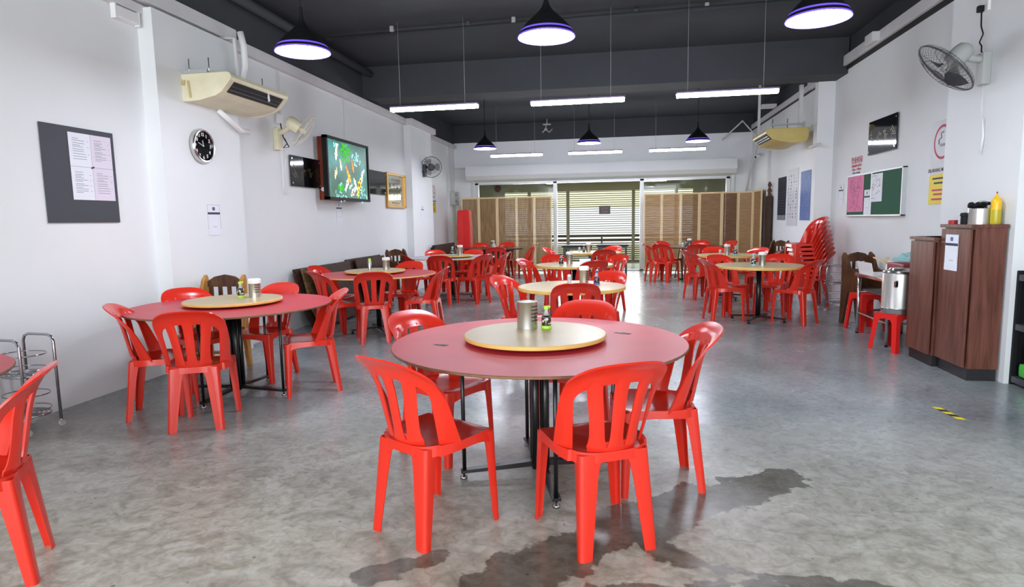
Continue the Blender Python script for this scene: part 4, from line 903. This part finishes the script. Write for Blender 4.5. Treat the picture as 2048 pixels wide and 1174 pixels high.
# dark table tops leaning on the left wall behind the koi table
def lean(x, y, w_, h_, tilt, rz, m, label, z=0.03, th=0.03, rnd=False, grp='dark table tops leaning on the left wall'):
    def f(b):
        if rnd:
            po = [(-w_/2+0.12, 0), (w_/2-0.12, 0), (w_/2, h_*0.3), (w_/2, h_), (-w_/2, h_), (-w_/2, h_*0.3)]
        else: po = [(-w_/2, 0), (w_/2, 0), (w_/2, h_), (-w_/2, h_)]
        prism(b, po, 0, -th/2, th/2); bmesh.ops.bevel(b, geom=b.edges[:], offset=0.004, segments=1, affect='EDGES')
    return simple('leaning_table_top', m, f, loc=(x, y, z), rot=(0, math.radians(tilt), math.radians(rz)), label=label, cat='table top', group=grp)
lean(-4.02, 8.1, 1.3, 0.80, -13, 0, 'oldwood', 'dark table top at the back of the leaning stack, nearest end, left wall', rnd=True)
lean(-3.96, 8.2, 1.3, 0.80, -13, 0, 'leanwood', 'tan table top leaning in the middle of the stack by the left wall', rnd=True)
lean(-3.88, 8.3, 1.25, 0.82, -14, 2, 'oldwood', 'dark table top at the front of the leaning stack below the koi box', rnd=True)
lean(-3.98, 9.65, 1.4, 0.83, -13, 0, 'oldwood', 'dark table top leaning on the wall below the gold-framed mirror', rnd=True)
lean(-3.90, 9.75, 1.2, 0.82, -14, 0, 'oldwood', 'second dark table top leaning below the gold-framed mirror', rnd=True)
lean(-3.92, 13.9, 1.7, 0.86, -6, 0, 'oldwood', 'dark brown panel leaning in the back left corner', th=0.05)
fe = thing('fire_extinguisher', 'red fire extinguisher with black handle by the far left column', 'fire extinguisher', (-4.02, 13.0, 0.38))
simple('cylinder', 'red2', lambda b: lathe(b, [(0, 0), (0.07, 0), (0.075, 0.02), (0.075, 0.3), (0.05, 0.36), (0.025, 0.38)], 20), fe, smooth=45)
simple('handle', 'blackmat', lambda b: (cyl(b, (0, 0, 0.38), (0, 0, 0.45), 0.02), box(b, (0.04, -0.02, 0.47), (0.12, 0.025, 0.02), (0, -0.3, 0), 0.005), box(b, (0.02, -0.02, 0.43), (0.1, 0.025, 0.02), None, 0.005)), fe)
simple('wall_hook', 'grey_dk', lambda b: bx2(b, (-0.1, -0.02, 0.3), (-0.05, 0.02, 0.34)), fe)

# wooden high chairs
def highchair(x, y, rz, label, m='highchair'):
    t = thing('wooden_high_chair', label, 'high chair', (x, y, 0), math.radians(rz), 'wooden high chairs')
    side = [(-0.19, 0.0), (-0.13, 0.0), (-0.06, 0.42), (0.05, 0.42), (0.12, 0.0), (0.18, 0.0), (0.13, 0.5), (0.17, 0.66), (0.12, 0.72), (0.04, 0.68), (-0.04, 0.72), (-0.10, 0.88), (-0.16, 0.92), (-0.19, 0.86), (-0.15, 0.5)]
    for s in (-1, 1):
        def f(b): prism(b, side, 0, s*0.19-0.018, s*0.19+0.018); bmesh.ops.bevel(b, geom=b.edges[:], offset=0.004, segments=1, affect='EDGES')
        simple('side_panel', m, f, t)
    def bk(b):
        prism(b, [(-0.178, 0.80), (0.178, 0.80), (0.178, 0.85), (0.1, 0.90), (0, 0.92), (-0.1, 0.90), (-0.178, 0.85)], 1, -0.165, -0.147)
    simple('back_rail', 'brownwood', bk, t)
    simple('back_panel', 'brownwood', lambda b: bx2(b, (-0.172, -0.158, 0.46), (0.172, -0.146, 0.70)), t)
    for k in range(4): simple('back_slat', 'brownwood', lambda b: bx2(b, (-0.15+k*0.09, -0.16, 0.46), (-0.11+k*0.09, -0.148, 0.81)), t)
    simple('seat', m, lambda b: box(b, (0, 0, 0.46), (0.36, 0.28, 0.02), None, 0.004), t)
    simple('tray_rail', m, lambda b: cyl(b, (-0.18, 0.14, 0.62), (0.18, 0.14, 0.62), 0.014), t)
    simple('footrest', m, lambda b: box(b, (0, 0.12, 0.2), (0.36, 0.08, 0.016), None, 0.004), t)
highchair(-3.80, 5.33, 188, 'varnished wooden high chair beside the left column behind the red table')
highchair(-3.86, 10.6, 240, 'brown wooden high chair by the left wall behind the grey table', 'brownwood')
highchair(3.02, 12.9, 120, 'brown wooden high chair by the right wall under the tall posters', 'brownwood')
highchair(3.08, 8.45, 200, 'brown wooden high chair by the right wall behind the red stool', 'brownwood')

# folding bamboo screens
def screen(label, xs, Y, m, zig=0.05, h=1.93, extra=None):
    t = thing('folding_screen', label, 'screen', (0, 0, 0), 0, 'bamboo folding screens')
    pts = [(x, Y+(zig if i % 2 else 0)) for i, x in enumerate(xs)]+(extra or [])
    for i in range(len(pts)-1):
        (xa, ya), (xb, yb) = pts[i], pts[i+1]; L_ = math.hypot(xb-xa, yb-ya); a = math.atan2(yb-ya, xb-xa)
        mm = m[i % len(m)] if isinstance(m, list) else m
        p = simple('panel', mm, lambda b: bx2(b, (0.03, -0.004, 0.14), (L_-0.03, 0.004, 0.09+h-0.035)), t, loc=(xa, ya, 0), rot=(0, 0, a))
        simple('panel_frame', 'pine', lambda b: [bx2(b, lo, hi, 0.003) for lo, hi in (((0.004, -0.014, 0.03), (0.036, 0.014, 0.09+h)), ((L_-0.036, -0.014, 0.03), (L_-0.004, 0.014, 0.09+h)), ((0.036, -0.012, 0.09+h-0.04), (L_-0.036, 0.012, 0.09+h)), ((0.036, -0.012, 0.10), (L_-0.036, 0.012, 0.14)))], p)
screen('wide folding bamboo screen across the left half of the back opening', [-4.19, -3.72, -3.21, -2.69, -2.21, -1.75], 16.32, 'bambooL')
screen('wide folding bamboo screen across the right half of the back opening', [0.62, 1.07, 1.54, 2.0, 2.54, 2.94], 16.32, ['bambooR', 'bambooR', 'bambooM', 'bambooM', 'bambooD', 'bambooR', 'bambooR'],
       extra=[(3.27, 16.25), (3.2, 15.85), (3.29, 15.4), (3.2, 15.0)])
simple('leaning_plank', 'oldwood', lambda b: box(b, (0, 0, 0.92), (0.03, 0.5, 1.84), None, 0.004), loc=(3.29, 14.7, 0), rot=(0, 0.0, 0), label='dark narrow board leaning between the right screen and the wall', cat='board')
cs = thing('carved_ornament', 'small dark carved ornament sticking up behind the right screen', 'ornament', (3.28, 14.62, 1.84))
simple('carving', 'brownwood', lambda b: lathe(b, [(0, 0), (0.05, 0), (0.03, 0.06), (0.05, 0.12), (0.02, 0.18), (0.045, 0.24), (0.02, 0.3), (0, 0.32)], 10), cs, smooth=60)

# stools
def stool_mesh():
    b = BM(); w0, w1, H_ = 0.135, 0.17, 0.45
    box(b, (0, 0, H_-0.012), (w0*2, w0*2, 0.024), None, 0.012)
    def pt(u, v, z):
        w = w0+(w1-w0)*(1-z/H_); return (u*w, v*w, z)
    for k in range(4):
        ca, sa = math.cos(k*PI/2), math.sin(k*PI/2)
        def R(p): return (p[0]*ca-p[1]*sa, p[0]*sa+p[1]*ca, p[2])
        for s in (-1, 1):
            q = [R(pt(s*1, -1, 0)), R(pt(s*0.70, -1, 0)), R(pt(s*0.60, -1, 0.34)), R(pt(s*0.45, -1, 0.38)), R(pt(0, -1, 0.395)), R(pt(0, -1, 0.44)), R(pt(s*1, -1, 0.44))]
            vs = [b.verts.new(x) for x in q]; b.faces.new(vs if s > 0 else vs[::-1])
    bmesh.ops.remove_doubles(b, verts=b.verts, dist=0.0005); bmesh.ops.recalc_face_normals(b, faces=b.faces); return b
SB = stool_mesh(); solid(SB, 0.005); SM = new_mesh('stool_body', SB, 'red2', 40)
def stool(x, y, z, rz, label, group='red plastic stools'):
    return obj('plastic_stool', SM, None, (x, y, z), (0, 0, math.radians(rz)), label, 'stool', group)
stool(2.96, 8.05, 0, 12, 'red plastic stool by the right wall beside the steel table, standing empty')
us = stool(2.80, 6.86, 0, 28, 'red plastic stool under the steel urn'); us.scale = (0.95, 0.95, 0.86)
def stool2_mesh():
    b = BM(); w0, w1, H_ = 0.15, 0.175, 0.45
    prism(b, [(-w1, 0), (w1, 0), (w0, H_-0.02), (w0-0.03, H_), (-w0+0.03, H_), (-w0, H_-0.02)], 1, -0.16, 0.16)
    bmesh.ops.bevel(b, geom=b.edges[:], offset=0.012, segments=2, affect='EDGES'); return b
SM2 = new_mesh('tall_stool_body', stool2_mesh(), 'red2', 40)
NUM = 'first second third fourth fifth sixth seventh eighth ninth tenth eleventh twelfth thirteenth fourteenth fifteenth sixteenth'.split()
for k in range(16):
    o = obj('plastic_stool', SM2, None, (-3.93, 15.62, 0.082*k), (0, 0, 0.05*math.sin(k*2.1)), 'closed-sided red plastic stool in the tall stack at the back left%s' % (', topmost' if k == 15 else ', %s from the floor' % NUM[k]), 'stool', 'stacked red stools at the back left')

# chrome trolleys with ring shelves
def trolley(x, y, rz, label, H_=0.66, W_=0.29):
    t = thing('chrome_trolley', label, 'trolley', (x, y, 0), math.radians(rz), 'chrome rack trolleys')
    for s in (-1, 1):
        pts = [(-W_/2, s*0.12, 0.05), (-W_/2, s*0.12, H_-0.05), (-W_/2+0.015, s*0.12, H_-0.015), (-W_/2+0.05, s*0.12, H_), (W_/2-0.05, s*0.12, H_), (W_/2-0.015, s*0.12, H_-0.015), (W_/2, s*0.12, H_-0.05), (W_/2, s*0.12, 0.05)]
        simple('side_frame', 'chrome', lambda b: tube(b, pts, 0.010, 8), t, smooth=True)
    for z in (0.12, 0.40):
        def sf(b):
            for k, r in enumerate((0.145, 0.115, 0.085, 0.055)): tube(b, [(r*math.cos(2*PI*i/28), r*0.8*math.sin(2*PI*i/28), z) for i in range(28)], 0.006 if k else 0.008, 6, True)
            tube(b, [(0.145*math.cos(2*PI*i/28), 0.125*math.sin(2*PI*i/28), z+0.035) for i in range(28)], 0.0045, 6, True)
            for a in (0, PI/2): cyl(b, (-0.14*math.cos(a), -0.12*math.sin(a), z-0.003), (0.14*math.cos(a), 0.12*math.sin(a), z-0.003), 0.003, n=6)
        simple('ring_shelf', 'chrome', sf, t, smooth=True)
        simple('guard_ring', 'chrome', lambda b: tube(b, [(0.148*math.cos(2*PI*i/28), 0.125*math.sin(2*PI*i/28), z+0.14) for i in range(28)], 0.0045, 6, True), t, smooth=True)
    for sx in (-1, 1):
        for sy in (-1, 1):
            simple('caster', ['clear', 'chrome'], lambda b: (cyl(b, (-0.012, 0, 0.022), (0.012, 0, 0.022), 0.022, n=16), cyl(b, (0, 0, 0.03), (0, 0, 0.06), 0.009, mi=1)), t, loc=(sx*W_/2, sy*0.12, 0))
trolley(-4.06, 3.55, -4, 'chrome rack trolley with ring shelves by the near left wall', 0.66, 0.27)
trolley(3.12, 9.72, 5, 'chrome rack trolley by the right wall beside the chair stack', 0.66, 0.32)

# ------------------------------------------------------------------ right side: cabinets and what stands on them
def cabinet(label, x0, x1, y0, y1, h, top, name='cabinet'):
    t = thing(name, label, 'cabinet', ((x0+x1)/2, (y0+y1)/2, 0), 0, 'mahogany cabinets'); w, d = x1-x0, y1-y0
    simple('carcass', 'mahog', lambda b: box(b, (0.012, 0, 0.1+(h-0.1)/2), (w-0.02, d, h-0.1), None, 0.002), t)
    simple('plinth', 'plinth', lambda b: box(b, (0.012, 0, 0.05), (w-0.03, d-0.012, 0.1), None, 0.002), t)
    simple('door', 'mahog', lambda b: box(b, (-w/2-0.002, 0.0, 0.1+(h-0.13)/2), (0.02, d-0.02, h-0.15), None, 0.003), t)
    simple('worktop', 'mahog', lambda b: box(b, (-0.004, 0, h-0.014), (w+0.03, d+0.016, 0.028), None, 0.003), t)
    return t
cabinet('tall mahogany cabinet on the right, nearer of the two', 2.84, 3.09, 5.62, 6.10, 1.30, True)
cabinet('shorter mahogany cabinet behind the tall one on the right', 2.80, 3.09, 6.125, 6.58, 1.18, True)
notice(2.826, 5.90, 1.06, RR, 0.21, 0.31, 'scan notice taped to the tall mahogany cabinet', 'posterb')
simple('tape_roll', 'brown_red', lambda b: lathe(b, [(0.03, 0), (0.035, 0), (0.035, 0.035), (0.03, 0.035), (0.027, 0.02), (0.03, 0)], 20), loc=(2.88, 6.02, 1.30), smooth=40, label='small red and white tape roll on the tall cabinet', cat='tape')
def cup(x, y, z, r, h, label, m='steel_b'):
    t = thing('utensil_holder', label, 'container', (x, y, z))
    simple('cup', m, lambda b: lathe(b, [(0, 0.003), (r, 0), (r, h), (r-0.003, h), (r-0.003, 0.006), (0, 0.006)], 32), t, smooth=40)
    return t
uh = cup(2.97, 5.8, 1.30, 0.082, 0.13, 'wide steel pot crowded with black ladles and spoons on the tall cabinet')
for k in range(16):
    a = k*2.4; r = 0.02+0.05*((k*0.618) % 1); px, py = r*math.cos(a), r*math.sin(a)
    def ld(b):
        tube(b, [(px*0.6, py*0.6, 0.01), (px, py, 0.14)], 0.004, 6); lathe(b, [(0, 0.013), (0.016, 0.008), (0.026, -0.004), (0.02, -0.012), (0, -0.016)], 12, c=(px*1.25, py*1.25, 0.15+0.012*(k % 3)))
    obj_ = simple('spoon', 'blackmat', ld, uh, smooth=60)
c2 = cup(2.89, 5.86, 1.30, 0.028, 0.07, 'small black holder with short black spoons left of the steel pot', 'blackmat')
simple('spoon', 'blackmat', lambda b: (lathe(b, [(0, 0.1), (0.03, 0.095), (0.035, 0.07), (0, 0.065)], 12), cyl(b, (0, 0, 0.01), (0, 0, 0.07), 0.008)), c2, smooth=60)
def bag(b):
    g = []; random.seed(5)
    prof = [(0.05, 0), (0.062, 0.03), (0.058, 0.08), (0.05, 0.12), (0.03, 0.16), (0.035, 0.19), (0.012, 0.2)]
    for r, z in prof: g.append([b.verts.new((r*math.cos(2*PI*i/14)*random.uniform(0.75, 1.2), r*math.sin(2*PI*i/14)*random.uniform(0.8, 1.15), z)) for i in range(14)])
    for a, c in zip(g, g[1:]):
        for i in range(14): b.faces.new((a[i], a[(i+1) % 14], c[(i+1) % 14], c[i]))
simple('plastic_bag', 'clear', bag, loc=(3.055, 5.93, 1.30), smooth=50, label='crumpled clear plastic bag between the steel pot and yellow bottle', cat='bag')
yb_ = thing('squeeze_bottle', 'tall yellow squeeze bottle with pointed nozzle on the tall cabinet', 'bottle', (3.05, 5.72, 1.30))
simple('body', ['bottleyd', 'bottley'], lambda b: lathe(b, [(0, 0), (0.036, 0), (0.038, 0.01), (0.038, 0.12), (0.038, 0.18), (0.034, 0.2), (0.014, 0.225), (0.008, 0.235)], 28, mis=[0, 0, 0, 1, 1, 1, 1]), yb_, smooth=45)
simple('nozzle', 'bottley', lambda b: lathe(b, [(0.009, 0.232), (0.005, 0.252)], 14), yb_, smooth=45)
simple('cap', 'maroon', lambda b: lathe(b, [(0.006, 0.25), (0.006, 0.262), (0, 0.266)], 12), yb_, smooth=45)
# steel urn on the stool
ur = thing('steel_urn', 'large steel urn standing on the red stool beside the cabinet', 'urn', (2.83, 6.86, 0.389))
simple('body', 'steel_b', lambda b: lathe(b, [(0, 0), (0.155, 0), (0.16, 0.01), (0.16, 0.05), (0.163, 0.055), (0.16, 0.06), (0.16, 0.40), (0.155, 0.415)], 48), ur, smooth=40)
simple('lid', 'steel', lambda b: lathe(b, [(0.158, 0.41), (0.163, 0.42), (0.155, 0.435), (0.11, 0.445), (0.1, 0.46), (0, 0.462)], 48), ur, smooth=40)
simple('side_handle', 'steel', lambda b: (box(b, (-0.09, -0.14, 0.31), (0.05, 0.02, 0.07), (0, 0, 0.55), 0.01),), ur)
simple('side_handle_grip', 'blackmat', lambda b: (box(b, (-0.095, -0.15, 0.31), (0.025, 0.02, 0.045), (0, 0, 0.55), 0.006),), ur)
# steel table
stb = thing('steel_work_table', 'steel work table by the right wall behind the cabinets', 'table', (3.03, 7.42, 0))
simple('tabletop', 'steel', lambda b: box(b, (0, 0, 0.70), (0.56, 0.9, 0.035), None, 0.006), stb)
simple('undershelf', 'steel', lambda b: box(b, (0, 0, 0.25), (0.5, 0.84, 0.02), None, 0.004), stb)
simple('mid_shelf', 'grey_dk', lambda b: box(b, (0.02, 0, 0.52), (0.44, 0.8, 0.02), None, 0.004), stb)
for sx in (-1, 1):
    for sy in (-1, 1): simple('leg', 'steel', lambda b: cyl(b, (0, 0, 0.02), (0, 0, 0.69), 0.019, n=14), stb, loc=(sx*0.24, sy*0.41, 0)); simple('foot', 'blackmat', lambda b: cyl(b, (0, 0, 0), (0, 0, 0.03), 0.016), stb, loc=(sx*0.24, sy*0.41, 0))
simple('white_basket', 'white', lambda b: prism(b, [(-0.14, 0), (0.14, 0), (0.17, 0.14), (0.158, 0.14), (0.13, 0.01), (-0.13, 0.01), (-0.158, 0.14), (-0.17, 0.14)], 1, -0.2, 0.2), loc=(2.92, 7.62, 0.718), label='white plastic basket on the steel work table', cat='basket')
simple('wooden_spatulas', 'pine', lambda b: (box(b, (0, 0, 0.0), (0.03, 0.26, 0.01), (0.3, 0, 0.4), 0.003), box(b, (0.05, 0.02, 0.02), (0.03, 0.2, 0.01), (0.2, 0.1, -0.5), 0.003)), loc=(2.92, 7.55, 0.87), label='wooden spatulas lying over the white basket', cat='utensils')
def towel(b):
    g = []; 
    for i in range(13):
        x = -0.15+0.3*i/12; g.append([b.verts.new((x, -0.18+0.36*j/10, 0.10*math.exp(-((x)/0.11)**2)*(0.7+0.3*math.sin(j*0.7))+0.012*math.sin(i*2.1)+0.02)) for j in range(11)])
    for a, c in zip(g, g[1:]):
        for j in range(10): b.faces.new((a[j], a[j+1], c[j+1], c[j]))
    bmesh.ops.recalc_face_normals(b, faces=b.faces); solid(b, 0.008)
simple('striped_cloth', 'teal', towel, loc=(3.1, 7.2, 0.87), smooth=60, label='pale teal striped cloth heaped behind the steel urn', cat='cloth')
simple('storage_box', 'maroon', lambda b: box(b, (0, 0, 0.08), (0.34, 0.4, 0.15), None, 0.01), loc=(3.08, 7.2, 0.72), label='maroon-lidded box under the teal cloth on the steel table', cat='box')
# black shelf at the right edge
bs = thing('black_shelf_unit', 'black plastic shelf unit cut off by the right edge', 'shelf', (3.32, 5.35, 0))
def bsf(b):
    bx2(b, (-0.17, 0.19, 0), (-0.13, 0.22, 0.93), 0.006); bx2(b, (-0.17, -0.22, 0), (-0.13, -0.19, 0.93), 0.006); bx2(b, (-0.003, -0.22, 0), (0.012, 0.22, 0.93)); bx2(b, (-0.15, 0.205, 0.0), (0.0, 0.215, 0.93))
simple('frame', 'blackmat', bsf, bs)
for z in (0.02, 0.45, 0.85): simple('shelf', 'grey_dk', lambda b: bx2(b, (-0.165, -0.21, z), (-0.005, 0.2, z+0.05), 0.006), bs)
simple('green_container', 'brightgreen', lambda b: (box(b, (0, 0, 0.06), (0.12, 0.2, 0.11), None, 0.03),), loc=(3.235, 5.4, 0.072), smooth=50, label='bright green plastic tub on the black shelf at right edge', cat='tub')
simple('white_container', 'white', lambda b: (box(b, (0, 0, 0.08), (0.10, 0.18, 0.15), None, 0.03),), loc=(3.245, 5.38, 0.185), smooth=50, label='white plastic container on the green tub at right edge', cat='container')

# ------------------------------------------------------------------ right wall: boards and posters
gb = thing('notice_board', 'green felt notice board in two white-edged leaves on the right wall', 'notice board', (XR, 8.98, 1.665))
for y0, y1, off in ((-0.92, 0.02, 0.03), (0.04, 0.95, 0.015)):
    simple('leaf', 'green', lambda b: bx2(b, (-off-0.012, y0+0.02, -0.275), (-off, y1-0.02, 0.275)), gb)
    simple('leaf_frame', 'alu', lambda b: [bx2(b, lo, hi, 0.003) for lo, hi in (((-off-0.022, y0, 0.272), (0, y1, 0.292)), ((-off-0.022, y0, -0.292), (0, y1, -0.272)), ((-off-0.022, y0, -0.292), (0, y0+0.024, 0.292)), ((-off-0.022, y1-0.024, -0.292), (0, y1, 0.292)))], gb)
def sheet(x, y, z, w, h, m, label, ink, n, seed, cat='paper'):
    t = flat('pinned_sheet', m, w, h, 0.002, loc=(x, y, z), rot=RR, label=label, cat=cat)
    def f(b):
        random.seed(seed)
        for k in range(n): 
            l = random.uniform(0.04, 0.3)*w; box(b, (random.uniform(-0.38, 0.3)*w, random.uniform(-0.42, 0.44)*h, 0.0022), (l, 0.006, 0.0005), (0, 0, random.uniform(-0.5, 1.7)))
    simple('handwriting', ink, f, t, kind='stuff'); return t
sheet(XR-0.029, 9.60, 1.685, 0.60, 0.50, 'pink', 'large pink handwritten sheet on the green notice board', 'inkp', 60, 2)
sheet(XR-0.044, 8.83, 1.74, 0.37, 0.36, 'paper', 'white floor-plan sheet on the right leaf of the green notice board', 'inkg', 26, 4)
notice(XR-0.03, 9.16, 1.56, RR, 0.2, 0.34, 'scan notice between pink sheet and right leaf of the notice board')
notice(XR-0.002, 10.26, 1.70, RR, 0.2, 0.3, 'scan notice on the right wall between column and notice board')
oh = thing('opening_hours_sign', 'red opening hours lettering on the right wall above the notice board', 'sign', (XR-0.003, 9.68, 2.10), rot=RR)
obj('lettering', text_mesh('\u8425\u4e1a\u65f6\u95f4', 0.105, 'inkr', bold=0.001), oh, (0, 0.06, 0)); obj('lettering', text_mesh('BUSINESS HOUR', 0.05, 'inkr', bold=0.0008), oh, (0, -0.012, 0))
obj('lettering', text_mesh('7.30am - 10.00pm', 0.048, 'inkr', bold=0.0008), oh, (0, -0.062, 0)); obj('lettering', text_mesh('(Off on Tuesday)', 0.042, 'ink'), oh, (0, -0.11, 0), label='black small lettering')
def tallposter(y0, y1, z0, z1, m, label, marks, inkm):
    w, h = y1-y0, z1-z0; t = flat('tall_poster', m, w, h, 0.003, loc=(XR-0.004, (y0+y1)/2, (z0+z1)/2), rot=RR, label=label, cat='poster', group='tall posters on the right wall')
    simple('printed_figures', inkm, marks(w, h), t, kind='stuff'); return t
def m1(w, h):
    def f(b):
        for r in range(8):
            for k in range(4): box(b, (-0.3*w+k*0.2*w, 0.15*h-r*0.065*h, 0.0035), (0.07*w, 0.007*h, 0.0006))
    return f
def m2(w, h):
    def f(b):
        random.seed(9)
        for r in range(14):
            for k in range(4): (lambda cx, cy, rr: cyl(b, (cx, cy, 0.003), (cx, cy, 0.0038), rr, n=7))((-0.36+k*0.24+random.uniform(-.05, .05))*w, (0.38-r*0.056)*h, random.uniform(0.012, 0.034)*w)
    return f
pd = tallposter(13.45, 14.1, 1.31, 2.19, 'posterd', 'dark narrow poster, leftmost of three tall ones on the right wall', m1, 'inkg')
flat('white_panel', 'inkg', 0.65, 0.10, 0.001, pd, (0, -0.39, 0.003))
tallposter(12.6, 13.34, 1.20, 2.30, 'posterw', 'pale poster with rows of small figures, middle of three tall ones', m2, 'ink')
tallposter(11.8, 12.42, 1.31, 2.2, 'posterb', 'blue narrow poster, rightmost of three tall ones by the column', m1, 'navy')
# hazard tape on the floor
tp = thing('hazard_tape', 'short strip of yellow and black hazard tape on the floor at right', 'tape', (2.285, 4.68, 0.001), math.radians(-83))
for k in range(5):
    simple('stripe', 'yellow' if k % 2 == 0 else 'black_tape', lambda b: prism(b, [(-0.14+k*0.056, -0.025), (-0.14+(k+1)*0.056, -0.025), (-0.12+(k+1)*0.056, 0.025), (-0.12+k*0.056, 0.025)], 2, 0, 0.001), tp)
